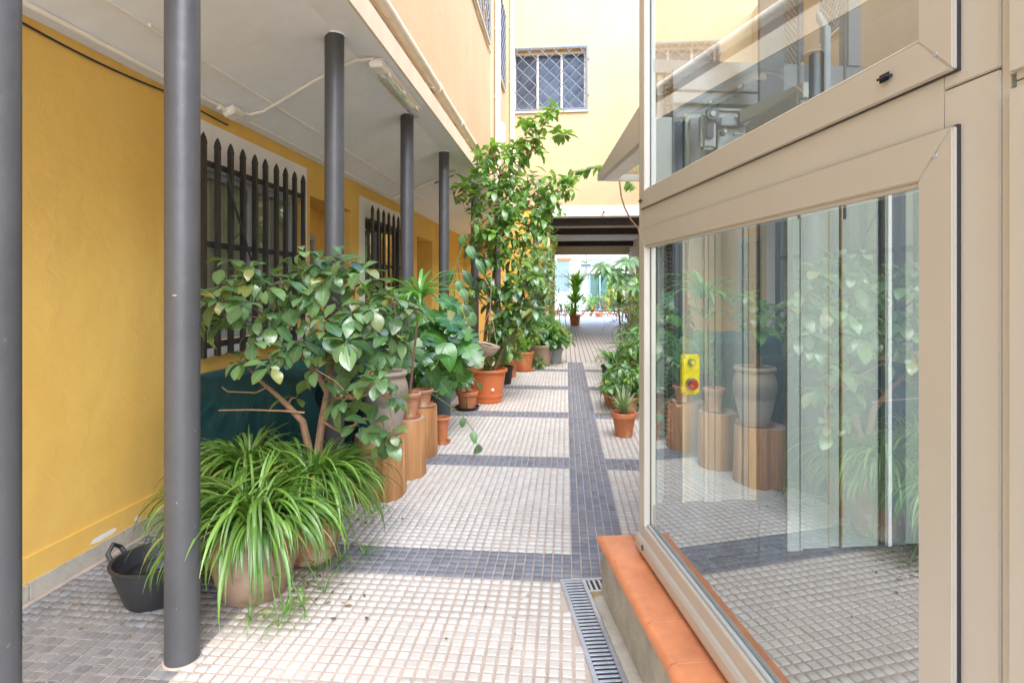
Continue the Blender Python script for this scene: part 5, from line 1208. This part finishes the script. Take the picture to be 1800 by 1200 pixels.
# pot on stump 3
random.seed(41)
tq = empty("potted_climber", (-1.28, 5.0, .451), "small terracotta pot with scalloped rim and trailing stems on the farthest stump", "potted plant")
make_pot(tq, .085, .06, .15, M['terra2'], .012, .03, saucer=(.12, .012, M['terra2'])); O_ = Vector(tq.location)
pl_ = Plant(tq); b = MB(); ps = [Vector((0,0,.13)), Vector((.12,-.1,.12)), Vector((.28,-.2,.05)), Vector((.42,-.3,-.02)), Vector((.52,-.36,-.12)), Vector((.55,-.38,-.22))]
b.tube(ps, .004, 6); b.build("trailing_stem", M['green_stem'], tq)
b = MB(); b.tube([Vector((0,0,.13)), Vector((.10,.1,.35)), Vector((.17,.18,.55))], .005, 6); b.build("trailing_stem", M['twig'], tq)
for q, s_ in ((ps[3], .7), (ps[4], .8), (ps[5], .9), (ps[4]+Vector((.01,0,-.03)), .7)):
    for k in range(2): pl_.leaf(PS['pothos'], orient(O_+q, Vector((random.uniform(-.2,.4), random.uniform(-.6,.2), -1)), Vector((.2, -.6, .6)), s_))
for k in range(9): rosette(pl_, PS['heart'], O_ + Vector((random.uniform(-.1,.1), random.uniform(-.1,.1), random.uniform(.2,.4))), 2, Vector((random.uniform(-1,1), -.5, .5)), 1.0, .6, .2, .3)
pl_.emit(200)
# small clay pot behind stump 3
r_ = empty("clay_pot", (-1.20, 5.42, 0), "little clay pot standing on the paving just behind the farthest stump", "pot"); make_pot(r_, .075, .05, .26, M['terra'], .008, .03, saucer=(.09, .03, M['terra']))
# tall slate bins
r_ = empty("planter_bin", (-1.50, 6.55, 0), "tall slate blue cylindrical planter under the monstera leaves", "planter")
make_pot(r_, .165, .15, .50, M['grey_bin'], .004, .02)
# monstera growing out of it
random.seed(51)
ms_ = empty("monstera", (-1.50, 6.45, .46), "huge split leaved monstera spreading between the third column and the tall tree", "plant"); O_ = Vector(ms_.location)
pl_ = Plant(ms_)
mpos = [(725,580,5.3,1.3),(745,600,5.6,1.2),(795,550,6.0,1.3),(815,625,6.0,1.2),(790,600,5.8,1.5),(770,640,5.7,1.3),(740,650,5.4,1.2),(715,620,5.2,1.2),(760,560,5.9,1.3),(775,530,6.1,1.1),(800,640,6.0,1.2),(820,660,6.1,1.0),(700,640,5.3,1.1),(730,530,5.8,1.0),(785,570,5.8,1.2),(755,670,5.5,1.1),(690,600,5.5,1.0),(750,625,5.4,1.1),(775,610,5.5,1.2),(805,590,5.8,1.2),(735,560,5.6,1.0),(765,590,6.2,1.2),(720,600,5.9,1.2),(800,620,6.4,1.2)]
for (px_, py_, d_, s_) in mpos + [(800,592,5.9,1.5),(778,560,5.9,1.3)]:
    tip_ = jit(P(px_, py_ - 12, d_), .03); rt_ = O_ + Vector((random.uniform(-.08,.08), random.uniform(-.08,.08), .02))
    mid_ = (tip_*.55 + rt_*.45) + Vector((0, 0, .18)); b = MB(); b.tube([rt_-O_, mid_-O_, tip_-O_], [.008, .007, .005], 6); b.build("leaf_stalk", M['green_stem'], ms_)
    dirn = Vector((random.uniform(-.5,.9), random.uniform(-1.0,-.1), random.uniform(-.9,-.1)))
    pl_.leaf(PS['mon'] if random.random() < .8 else PS['heart'], orient(tip_, dirn, Vector((random.uniform(-.1,.5), random.uniform(-.7,-.1), .8)), s_*.95))
pl_.emit(200)
# small terracotta with fern-like plant, saucer
random.seed(61)
r_ = empty("potted_philodendron", (-1.22, 6.98, 0), "small terracotta pot on black saucer with cut leaved plant, left of the big orange pot", "potted plant")
make_pot(r_, .125, .10, .22, M['terra'], .01, .05, saucer=(.155, .03, M['black']), z0=.012); O_ = Vector(r_.location)
pl_ = Plant(r_)
for k in range(12):
    a = random.uniform(0, 6.28); q = O_ + Vector((.12*math.cos(a), .12*math.sin(a)-.05, random.uniform(.3,.5)))
    b = MB(); b.tube([(0,0,.2), (q-O_)*.6+Vector((0,0,.12)), q-O_], .004, 5); b.build("leaf_stalk", M['green_stem'], r_)
    pl_.leaf(PS['fatsia'] if k % 3 == 0 else PS['pothos'], orient(q, Vector((math.cos(a), math.sin(a)-.4, -.6)), Vector((.1,-.5,.8)), .6 if k % 3 == 0 else 1.0))
pl_.emit(100)

# tall tree in the big orange pot
random.seed(71)
TB = Vector((-1.04, 7.47, 0)); tt = empty("tall_tree", TB, "tall bushy ficus like tree in a big orange pot rising above the arcade ceiling", "tree")
prof = [(0,0),(.185,0),(.19,.01),(.205,.05),(.192,.055),(.196,.06),(.212,.11),(.20,.115),(.225,.25),(.24,.36),(.243,.40),(.268,.405),(.275,.43),(.268,.445),(.245,.447),(.235,.43),(.225,.38)]
make_pot(tt, .23, .19, .43, M['terra_plastic'], prof=prof)
lp = gp(877, 690) ; b = MB(); b.tube([(.100, -.205, .20), (.1035, -.213, .2005)], .018, 16); b.build("white_sticker", M['ceramic_w'], tt)
tl = {'a': ([(862,650,7.5),(852,600,7.6),(858,540,7.6),(868,480,7.6),(872,420,7.6),(885,360,7.6),(900,320,7.6),(930,270,7.5),(955,220,7.5),(972,192,7.5)], .026, .004),
 'b': ([(870,650,7.5),(890,600,7.5),(905,540,7.6),(912,470,7.6),(930,400,7.6),(950,350,7.6),(985,330,7.5),(1008,320,7.5)], .020, .004),
 'c': ([(868,480,7.6),(845,440,7.4),(830,400,7.3),(815,360,7.3),(800,345,7.3)], .012, .004),
 'd': ([(885,360,7.6),(880,310,7.5),(868,275,7.5),(860,262,7.4)], .010, .003),
 'e': ([(930,270,7.5),(925,235,7.5),(920,205,7.5)], .006, .002), 'f': ([(955,220,7.5),(975,225,7.5),(990,238,7.5)], .005, .002),
 'g': ([(865,650,7.5),(835,600,7.3),(818,540,7.2),(806,480,7.2),(806,440,7.2)], .010, .003)}
trp = []
for k, (pts, r0, r1) in tl.items():
    q = [P(*z) for z in pts]; trp += q; n_ = len(q); b = MB(); b.tube([z-TB for z in q], [r0+(r1-r0)*i/(n_-1) for i in range(n_)], 9); b.build("trunk" if r0 > .015 else "limb", M['bark'], tt)
blobs = [(972,192,10,4),(960,215,14,5),(985,238,10,4),(935,235,12,4),(922,215,9,3),(930,265,26,8),(900,262,20,6),(870,285,26,9),(858,268,16,5),(905,300,34,14),(845,325,32,14),(885,345,38,18),(935,330,36,16),(985,335,24,9),(1000,322,10,4),(815,342,14,6),(870,385,40,20),(920,385,40,20),(965,370,26,12),(850,430,34,16),(900,430,40,18),(945,420,30,12),(870,480,40,18),(915,480,36,16),(850,520,28,12),(895,530,36,15),(935,520,34,16),(880,575,26,10),(925,570,30,12),(905,610,18,5)]
pl_ = Plant(tt); tw = MB()
for (px_, py_, rr, n_) in blobs:
    for _ in range(int(n_*1.05)):
        a = random.uniform(0, 6.28); q = math.sqrt(random.random())*rr
        c = P(px_+q*math.cos(a), py_+q*math.sin(a), 7.55 + random.uniform(-1, 1)*rr*.0095)
        nr = min(trp, key=lambda z: (z-c).length + .6*max(0, z.z-c.z)); mid_ = (nr+c)/2 + Vector((0,0,.03))
        tw.tube([nr-TB, mid_-TB, c-TB], [.005,.004,.002], 4)
        big = py_ > 470 or random.random() < .15
        rosette(pl_, PS['treebig'] if (big and random.random() < .45) else PS['tree'], c, random.choice((5, 6, 6, 7)), (c-nr).normalized() + Vector((random.uniform(-.3,.3), -.3, .5)), 1.45, random.uniform(.75, 1.05), .2, .25, .45)
tag(tw.build("twigs", M['twig'], tt), kind="stuff"); pl_.emit(298)
# climbing plant with large hanging leaves on the fourth column
random.seed(81)
cb = empty("climbing_plant", (-1.45, 6.95, .0), "climber with long grey green leaves clinging to the fourth column", "climbing plant"); O_ = Vector(cb.location)
b = MB(); q = [P(822,690,6.95), P(812,600,6.9), P(800,560,6.9), P(798,500,6.9), P(803,460,6.85), P(822,410,6.85)]; q[0].z = 0.0
b.tube([z-O_ for z in q], .006, 6); b.build("stem", M['green_stem'], cb); pl_ = Plant(cb)
for (px_, py_, dx) in ((815,412,-.3),(822,430,.4),(835,452,.5),(800,470,-.4),(812,470,.5),(803,490,.4),(810,505,.4),(800,520,-.3),(812,530,.6),(806,545,.3),(798,560,-.3),(820,545,.5),(808,575,.4)):
    pl_.leaf(PS['treebig'] if random.random() < .5 else PS['pothos'], orient(P(px_, py_, 6.85), Vector((dx, -.25, -.75)), Vector((0, -.8, .5)), random.uniform(1.2, 1.6)))
    c = P(px_, py_, 6.85); nr = min(q, key=lambda z: (z-c).length); b = MB(); b.tube([nr-O_, c-O_], .003, 4); b.build("leaf_stalk", M['green_stem'], cb)
pl_.emit(60)
# hanging basket
hb = empty("hanging_basket", P(858, 605, 7.05), "tilted woven hanging basket in front of the big orange pot", "basket"); jm = Matrix.Rotation(R(14), 4, 'Y')
b = MB(); b.lathe([(.148,.0),(.152,-.008),(.13,-.07),(.09,-.12),(.03,-.145),(0,-.148)], 28); b.lathe([(.142,.0),(.12,-.06),(.03,-.13)], 28); b.lathe([(.142,.0),(.155,.003),(.155,-.012)], 28); b.v = [tuple(jm @ Vector(v)) for v in b.v]; b.build("bowl", M['basket'], hb)
for a in (90, 210, 330):
    b = MB(); e = jm @ Vector((.145*math.cos(R(a)), .145*math.sin(R(a)), 0)); b.tube([e, (.03, 0, .45)], .003, 5); b.build("cord", M['basket'], hb)
b = MB(); b.tube([(.03, 0, .45), (.04, .03, .9)], .004, 5); b.build("cord", M['basket'], hb)
b = MB(); b.lathe([(.13,-.02),(.06,-.005),(0,0)], 16); b.v = [tuple(jm @ Vector(v)) for v in b.v]; b.build("soil", M['soil'], hb)
# grass tuft plant beside the trunk in the big pot
random.seed(85); gr_ = Plant(tt); fountain(gr_, PS['spiderup'], TB + Vector((.02,-.05,.42)), 40, .12, .9); gr_.emit(60, "grass_blade")

# row of pots farther back
def bushy(x, y, label, pot, sets, z0, h, rad, n, seed, cat="potted plant", name="potted_bush", stem=True, limit=250, sc=1.0, per=5, lean=(0, 0)):
    random.seed(seed); r_ = empty(name, (x, y, 0), label, cat); O_ = Vector((x, y, 0))
    if pot: make_pot(r_, *pot)
    pl_ = Plant(r_); tw = MB(); zz0 = (pot[2] if pot else 0)
    for _ in range(n):
        a = random.uniform(0, 6.28); q = math.sqrt(random.random())*rad; zz = z0 + random.random()*h; k = (1 - .5*abs((zz-z0)/h-.4))
        c = O_ + Vector((q*k*math.cos(a) + lean[0]*(zz-z0), q*k*math.sin(a) + lean[1]*(zz-z0), zz))
        tw.tube([Vector((lean[0]*.2, lean[1]*.2, min(zz0*.9, zz-.02))), Vector((q*k*math.cos(a)*.35, q*k*math.sin(a)*.35, (zz+zz0)/2)), c-O_], [.006,.004,.002], 4)
        rosette(pl_, random.choice(sets), c, per, Vector((math.cos(a)*q/rad, math.sin(a)*q/rad - .3, .6)), 1.5, sc*random.uniform(.8, 1.15), .2, .3, .4)
    tag(tw.build("stems", M['green_stem'], r_), kind="stuff"); pl_.emit(limit); return r_
bushy(-1.55, 5.75, 'leafy mixed bush filling the gap between the teal cover and the tall slate planter', (.17, .14, .35, M['terra2'], .01, .04), [PS['tree'], PS['heart'], PS['pothos']], .45, .95, .33, 40, 151, 'shrub', 'mixed_bush', per=5, sc=.8)
bushy(-.98, 8.9, "green leafy plant in a dark pot hidden behind the hanging basket", (.15, .12, .28, M['dark_wood'], .01, .04), [PS['tree'], PS['heart']], .45, .6, .25, 18, 91)
r_ = empty("potted_spider", (-.98, 9.6, 0), "low spider plant in a dark red pot, left of the square terracotta pot", "potted plant"); make_pot(r_, .16, .13, .30, M['terra'], .01, .04); random.seed(92)
pl_ = Plant(r_); fountain(pl_, PS['drac'], Vector((-.98, 9.6, .30)), 60, .08, 1.0, .01); pl_.emit(200, "blade")
r_ = empty("potted_lily", (-.78, 10.35, 0), "terracotta pot with saucer and upright lime green strap leaves", "potted plant"); make_pot(r_, .19, .15, .36, M['terra'], .01, .05, (.22, .03, M['terra'])); random.seed(93)
pl_ = Plant(r_); fountain(pl_, PS['yucca'], Vector((-.78, 10.35, .36)), 40, .1, .9, .01); fountain(pl_, PS['strapp'], Vector((-.78, 10.35, .36)), 16, .1, .9, .01); pl_.emit(200, "blade")
bushy(-.48, 11.0, "wide brown pot with spreading dark green leaves at the end of the row", (.23, .17, .42, M['brown_pot'], .012, .05), [PS['pothos'], PS['heart'], PS['tree']], .45, .45, .35, 34, 94, per=5)
bushy(-.26, 11.5, "trailing bush in a low grey pot beside the passage", (.20, .15, .30, M['grey_alu'], .01, .04), [PS['pothos'], PS['small'], PS['tree']], .25, .6, .38, 44, 95)
bushy(-.52, 10.6, "small fern growing on the paving before the brown pot", None, [PS['small'], PS['smalld']], .03, .2, .13, 16, 96, "fern", "small_fern", per=6)
bushy(-.55, 12.2, "tall dark leafy shrub before the slim dark column", (.2, .17, .35, M['dark_wood'], .01, .04), [PS['tree'], PS['treebig'], PS['smalld']], .4, 1.9, .42, 110, 97, "shrub", "tall_shrub", per=5)
bushy(-.62, 12.9, "pale variegated shrub with cream leaves at head height before the passage", (.2, .17, .35, M['terra'], .01, .04), [PS['lime'], PS['lime'], PS['small']], 1.5, 1.0, .42, 90, 98, "shrub", "variegated_shrub", per=6, sc=1.3)

# ================================================================== RIGHT PLANTS
random.seed(101)
al = empty("potted_aloe", (.585, 5.86, 0), "striped aloe in a bright terracotta pot beside the lift corner", "potted plant")
make_pot(al, .118, .085, .25, M['terra'], .012, .055); pl_ = Plant(al); fountain(pl_, PS['aloe'], Vector((.585, 5.86, .24)), 15, .04, 1.0); fountain(pl_, PS['strapp'], Vector((.585, 5.86, .24)), 5, .05, .5, .05); pl_.emit(60)
r_ = empty("spider_plant", (.66, 8.15, 0), "pale spider plant overhanging a dark pot on the right side of the path", "potted plant"); make_pot(r_, .16, .13, .42, M['black'], .01, .04); random.seed(102)
pl_ = Plant(r_); fountain(pl_, PS['strapp'], Vector((.66, 8.15, .44)), 46, .06, .8, .05); fountain(pl_, PS['spider'], Vector((.66, 8.15, .44)), 40, .06, .8, .05); pl_.emit(200, "blade")
bushy(.72, 7.0, "low bright green bush spreading over the paving right of the dark strip", (.15, .12, .2, M['terra2'], .01, .04), [PS['small'], PS['lime'], PS['pothos'], PS['small']], .12, .45, .30, 70, 103, per=7, sc=.85)
r_ = empty('strap_leaf_tuft', (.60, 7.35, 0), 'tuft of arching strap leaves leaning over the path just beyond the low bright green bush', 'plant'); random.seed(140); pl_ = Plant(r_); make_pot(r_, .13, .1, .2, M['terra'], .01, .04)
fountain(pl_, PS['strapp'], Vector((.60, 7.35, .22)), 18, .06, .9, .01, .3); fountain(pl_, PS['spider'], Vector((.60, 7.35, .22)), 50, .06, .9, .01, .3); pl_.emit(150, 'blade')
bushy(.98, 7.5, "broad leaved bush behind the aloe against the lift", (.18, .15, .3, M['black'], .01, .04), [PS['pothos'], PS['tree'], PS['small']], .3, .7, .34, 60, 104)
r_ = empty("strap_plant", (1.02, 8.2, 0), "dark green bird nest plant with broad strap leaves on the right", "potted plant"); make_pot(r_, .17, .14, .4, M['terra'], .01, .04); random.seed(105)
pl_ = Plant(r_); fountain(pl_, PS['strapd'], Vector((1.02, 8.2, .42)), 30, .05, 1.1, .05); fountain(pl_, PS['strapp'], Vector((1.02, 8.2, .5)), 8, .05, 1.2, .05); pl_.emit(100, "blade")
r_ = empty("grey_airplant", (1.05, 9.4, 0), "tangle of curling grey blades on the right below the palm", "plant"); make_pot(r_, .15, .12, .5, M['brown_pot'], .01, .04); random.seed(106)
pl_ = Plant(r_); fountain(pl_, PS['greyc'], Vector((1.05, 9.4, .85)), 60, .12, 1.2, .1); fountain(pl_, PS['greyc'], Vector((.95, 9.3, 1.1)), 30, .12, 1.0, .1)
b = MB(); b.tube([(0,0,.45),(0,0,.85),(-.1,-.1,1.1)], .012, 6); b.build("stem", M['twig'], r_); pl_.emit(100, "blade")
r_ = empty("palm_plant", (.95, 9.9, 0), "slender palm with arching dark fronds on the right of the path", "palm"); make_pot(r_, .18, .14, .35, M['terra'], .01, .04); random.seed(107)
b = MB(); b.tube([(0,0,.3),(-.02,0,.8),(-.05,0,1.15)], [.022,.018,.014], 8); b.build("trunk", M['bark'], r_)
pl_ = Plant(r_); fountain(pl_, PS['strapd'], Vector((.90, 9.9, 1.15)), 14, .02, 1.1); fountain(pl_, PS['frond'], Vector((.90, 9.9, 1.1)), 6, .02, .8); pl_.emit(60, "frond")
r_ = empty("croton", (1.22, 10.6, 0), "yellow and green croton behind the palm on the right", "shrub"); make_pot(r_, .2, .15, .4, M['terra'], .01, .04); random.seed(108)
pl_ = Plant(r_); b = MB()
for k in range(16):
    c = Vector((1.22+random.uniform(-.22,.22), 10.6+random.uniform(-.2,.2), random.uniform(.9, 1.65))); b.tube([(0,0,.35), (0,0,.7), c-Vector(r_.location)], [.01,.008,.004], 5); rosette(pl_, PS['croton'], c, 7, Vector((0,-.2,1)), 1.3, 1.0, .2, .1, .3)
b.build("stem", M['twig'], r_); pl_.emit(150)
r_ = empty("fatsia", (1.35, 9.0, 0), "tall aralia with big drooping palmate leaves at eye height on the right", "shrub"); make_pot(r_, .2, .15, .4, M['terra'], .01, .04); random.seed(109); O_ = Vector(r_.location)
b = MB(); b.tube([(0,0,.35),(.02,0,1.0),(0,0,1.6),(-.02,0,1.95)], [.02,.018,.014,.01], 8); b.build("trunk", M['bark'], r_); pl_ = Plant(r_)
for k in range(15):
    a = random.uniform(0, 6.28); z_ = random.uniform(1.45, 2.0); rr = random.uniform(.15,.45); c = Vector((rr*math.cos(a)-.05, rr*math.sin(a), z_)); b = MB(); b.tube([(0,0,z_-.15), c*.6+Vector((0,0,z_*.4+.03)), c], .005, 5); b.build("leaf_stalk", M['green_stem'], r_)
    pl_.leaf(PS['fatsia'], orient(O_+c, Vector((math.cos(a), math.sin(a)-.3, -.35)), Vector((0,-.4,1)), random.uniform(.8, 1.1)))
for k in range(6): pl_.leaf(PS['fatsia'], orient(P(1062+k*9, 480+random.uniform(-25,12), 8.8), Vector((-1+.2*k, -.4, -.45)), Vector((0,-.5,1)), .95))
pl_.emit(60)
bushy(1.25, 8.9, "dense dark bush filling the right side behind the strap plant", (.2, .15, .4, M['terra'], .01, .04), [PS['tree'], PS['small'], PS['smalld'], PS['lime']], .4, 1.2, .35, 60, 110, "shrub", "dark_bush")
bushy(1.5, 12.0, "leafy shrub deep on the right at the start of the passage", (.2, .15, .4, M['terra'], .01, .04), [PS['tree'], PS['small']], .4, 1.4, .4, 60, 111, "shrub", "green_shrub")
# vine over the canopy
vn = empty("climbing_vine", (1.05, 9.2, .0), "thin brown vine stem rising past the canopy with small leafy sprigs", "vine"); O_ = Vector(vn.location); random.seed(112)
q = [Vector((1.15, 9.0, .4)), Vector((1.30, 9.0, 1.5)), P(1122, 402, 9.0), P(1108, 385, 9.0), P(1098, 365, 9.0), P(1092, 345, 9.0), P(1089, 318, 9.0), P(1085, 300, 9.1), P(1060, 292, 9.2), P(1030, 300, 9.2), P(1002, 306, 9.2)]
b = MB(); b.tube([z-O_ for z in q[:8]], .013, 8); b.build("stem", M['bark'], vn); b = MB(); b.tube([z-O_ for z in q[7:]], [.008,.006,.004,.003], 6); b.build("stem", M['twig'], vn); pl_ = Plant(vn)
for k in range(26):
    t = random.random()*2.9; i = int(t); c = q[8+i-1].lerp(q[9+i-1], t-i) + Vector((0,0,0)); s_ = random.choice((-1,1))
    pl_.leaf(PS['tree'], orient(c, Vector((-.7, -.3, s_*.35-.35)), Vector((0,-.6,1)), random.uniform(.9, 1.3)))
for k in range(5): pl_.leaf(PS['tree'], orient(P(1108+3*k, 316+3*k, 9.1), Vector((-.6, -.3, -.4)), Vector((0,-.6,1)), 1.1))
pl_.emit(60)
b = MB(); b.tube([P(1028,303,9.2)-O_*0, P(1030,303,9.2)], .004, 5)

# ================================================================== FAR COURT
M['far_white'] = mat("far_white_render", (0.82, 0.82, 0.82), 0.8, var=0.05)
M['far_glass'] = mat("far_green_glass", (0.10, 0.20, 0.18), 0.15, var=0.4, vscale=2)
M['far_blue'] = mat("far_blue_window", (0.30, 0.45, 0.50), 0.2)
fw = empty("white_house", (1, 34, 0), "bright white house across the far court beyond the passage", "building")
b = MB(); b.box((-8, 34, 0), (12, 36, 7)); rel(b, fw).build("wall", M['far_white'], fw)
b = MB(); b.box((-.55, 33.9, 3.15), (.3, 34.3, 3.32)); rel(b, fw).build("tiled_eave", M['terra'], fw)
wn = MB(); wn.box((-.75, 33.95, 1.35), (.18, 33.99, 3.1)); wo = rel(wn, fw).build("window", M['far_blue'], fw)
for k in range(6):
    b = MB(); b.box((-.72+k*.175, 33.88, 1.3), (-.69+k*.175, 33.91, 3.15)); rel(b, fw).build("window_bar", M['grey_alu'], wo)
b = MB(); b.box((-.8, 33.9, 2.25), (.22, 33.93, 2.31)); rel(b, fw).build("window_bar", M['grey_alu'], wo)
b = MB(); b.box((1.35, 33.93, .3), (3.35, 33.99, 2.35)); dr = rel(b, fw).build("glazed_door", M['far_glass'], fw)
for x_ in (1.35, 1.95, 3.28):
    b = MB(); b.box((x_, 33.88, .3), (x_+.08, 33.925, 2.4)); rel(b, fw).build("door_frame", M['far_blue'], dr)
b = MB(); b.box((1.2, 33.85, 2.38), (3.5, 33.98, 2.75)); rel(b, fw).build("door_header", M['far_white'], fw)
for z_ in (2.8, 2.98, 3.2, 3.32):
    b = MB(); b.box((1.5, 33.8, z_), (3.2, 33.9, z_+.07)); rel(b, fw).build("awning_slat", M['grey_alu'] if z_ != 3.2 else M['pale_g'] if 'pale_g' in M else M['far_blue'], fw)
for x_ in (1.18, 3.45):
    b = MB(); b.tube([(x_, 33.7, 2.4), (x_, 33.7, 4.2)], .04, 8); rel(b, fw).build("post", M['grey_alu'], fw)
bp_ = empty("balcony_planter", (1.15, 33.5, 2.75), "blue window box with greenery hung on the white house", "planter")
b = MB(); b.box((-.28, -.15, 0), (.28, .15, .16)); b.build("box", M['blue_iron'], bp_)
b = MB(); b.box((-.3, -.2, .16), (.3, .2, .18)); b.build("rim", M['far_white'], bp_); random.seed(120); pl_ = Plant(bp_)
for k in range(14): rosette(pl_, PS['small'], Vector((1.15+random.uniform(-.25,.25), 33.5, 2.95+random.random()*.25)), 5, Vector((0,-.3,1)), 1.4, 2.2, .2, .2)
pl_.emit(100)
# yucca in pot
yc = empty("potted_yucca", (.36, 23.2, 0), "tall bright green yucca in a brown pot at the end of the passage", "potted plant"); random.seed(121)
make_pot(yc, .22, .18, .44, M['terra'], .02, .06)
b = MB(); b.tube([(0,0,.4),(.02,0,1.0),(.05,0,1.6)], [.05,.045,.035], 8); b.tube([(-.08,0,.4),(-.12,0,.9)], [.04,.03], 8); b.build("trunk", M['bark'], yc)
pl_ = Plant(yc); fountain(pl_, PS['yucca'], Vector((.41, 23.2, 1.6)), 80, .08, 1.05); fountain(pl_, PS['yucca'], Vector((.41, 23.2, 1.25)), 50, .08, .95); fountain(pl_, PS['yucca'], Vector((.36, 23.2, .9)), 60, .12, .9); fountain(pl_, PS['yuccaw'], Vector((.41, 23.2, 1.6)), 50, .08, .85); fountain(pl_, PS['yuccaw'], Vector((.36, 23.2, 1.0)), 40, .12, .85); fountain(pl_, PS['yucca'], Vector((.26, 23.2, .45)), 30, .15, .7, .05)
for k in range(8): pl_.items.append((PS['greyc'], 0, Matrix.Translation(Vector((.1-.08*k, 23.3, .6))) @ Matrix.Rotation(k, 4, 'Z') @ Matrix.Scale(1.6, 4)))
pl_.emit(150, "leaf")
# white metal garden chair
wc = empty("garden_chair", (-.15, 22.9, 0), "white curly metal garden chair left of the yucca pot", "chair")
b = MB(); b.lathe([(.0,.44),(.21,.44),(.22,.45),(.21,.465),(0,.465)], 20); b.build("seat", M['ceramic_w'], wc)
for a in (45, 135, 225, 315):
    b = MB(); c, s_ = math.cos(R(a)), math.sin(R(a)); b.tube([(c*.18, s_*.18, .44), (c*.16, s_*.16, .25), (c*.24, s_*.24, 0)], .016, 6); b.build("leg", M['ceramic_w'], wc)
b = MB(); b.tube([(.2*math.cos(t), .2*math.sin(t)+.0, .46 + .42*math.sin(max(0, t)) ) for t in np.linspace(0, math.pi, 14)], .016, 6)
for k in range(4):
    b.tube([(-.12+.08*k + .04*math.cos(t), .19, .62+.1*math.sin(t)) for t in np.linspace(0, 6.28, 12)], .01, 5)
b.build("backrest", M['ceramic_w'], wc)
# raised bed at the end of the court
rbed = empty("rockery_bed", (2.0, 30.6, 0), "low stone edged flower bed in front of the white house", "flower bed"); random.seed(130)
b = MB(); b.box((-2.6, 0, 0), (2.6, 1.6, .28)); b.build("bed_soil", M['soil'], rbed)
for k in range(34):
    b = MB(); x_ = -2.55+.155*k; rr = random.uniform(.06,.1); b.lathe([(0,0),(rr,.02),(rr*1.1,rr),(rr*.6,rr*1.8),(0,rr*1.9)], 7, c=(x_, -.05, 0.0)); b.lathe([(0,0),(rr,.02),(rr*1.1,rr*.8),(rr*.6,rr*1.5),(0,rr*1.6)], 7, c=(x_+.07, .02, .15)); b.build("edging_stone", M['terra2'] if k % 3 == 0 else M['white_wall'], rbed)
def farbush(x, y, z0, h, rad, n, sets, label, seed, sc=2.0, nm="flowering_bush"):
    return bushy(x, y, label, None, sets, z0, h, rad, n, seed, "bush", nm, per=6, sc=sc, limit=60)
PS['redl'] = pset("red_leaf", mat("red_petals", (0.6, 0.12, 0.05), .6), [strip_leaf(0.05, 0.03, 3, .3, .2, .1)])
farbush(1.2, 31.2, .3, .9, .45, 40, [PS['small'], PS['lime']], "light green bush at the left of the flower bed", 131)
farbush(2.0, 31.0, .3, .8, .5, 40, [PS['small'], PS['lime'], PS['redl']], "green bush with red flowers in the middle of the flower bed", 132)
farbush(3.1, 31.2, .3, 1.0, .5, 40, [PS['lime'], PS['redl'], PS['small']], "orange tinged bush at the right of the flower bed", 133)
farbush(2.6, 32.2, .3, 1.8, .4, 40, [PS['lime'], PS['croton']], "yellow green shrub in front of the glazed door", 134, 2.4)
farbush(.2, 31.6, .0, 1.1, .5, 36, [PS['lime'], PS['small']], "sunny shrub under the barred window of the white house", 135, 2.2)
farbush(3.9, 32.4, .3, 2.2, .5, 40, [PS['small'], PS['pothos']], "tall bush at the right edge of the far court", 136, 2.4)
for k, (x_, y_, lab) in enumerate(((1.75, 30.2, "terracotta bowl in front of the flower bed"), (1.45, 31.9, "wide terracotta tub at the back of the flower bed"), (3.0, 30.1, "white flower pot before the right of the flower bed"))):
    r_ = empty("flower_pot", (x_, y_, 0.014 if y_ < 30.6 else .285), lab, "pot"); make_pot(r_, .22, .16, .22 if k != 1 else .3, M['terra'] if k < 2 else M['ceramic_w'], .02, .05)

# withered leaves and scraps on the paving
random.seed(200); fl_ = empty("fallen_leaves", (0, 0, 0), None, None); bpy.data.objects.remove(fl_)
dry = mat("dry_leaf", (0.24, 0.15, 0.06), .8, var=.4, vscale=30); V = MB(); pr = strip_leaf(.05, .022, 4, .25, .3, .1)
spots = [(gp(random.gauss(560, 70), random.gauss(1050, 28)), .7) for _ in range(26)] + [(gp(random.gauss(660, 30), random.gauss(915, 20)), .7) for _ in range(10)] + [(gp(random.uniform(900, 1000), random.gauss(645, 5)), 1.5) for _ in range(26)] + [(gp(random.uniform(780, 1090), random.uniform(690, 1150)), .45) for _ in range(22)] + [(gp(random.uniform(60, 280), random.uniform(1000, 1180)), .5) for _ in range(9)]
for q, s_ in spots:
    if to_lift(q.x, q.y)[0] > -.36 and to_lift(q.x, q.y)[1] < .3: continue
    Mx = orient(Vector((q.x, q.y, .010)), Vector((random.uniform(-1,1), random.uniform(-1,1), .05)), Vector((0,0,1)), s_*random.uniform(.5, 1.1)); V.add([Mx @ Vector(v) for v in pr[0]], pr[1])
o = V.build("fallen_leaves", dry, fix=False); tag(o, "scattered dry leaf scraps lying on the small square paving", "leaves", kind="stuff")
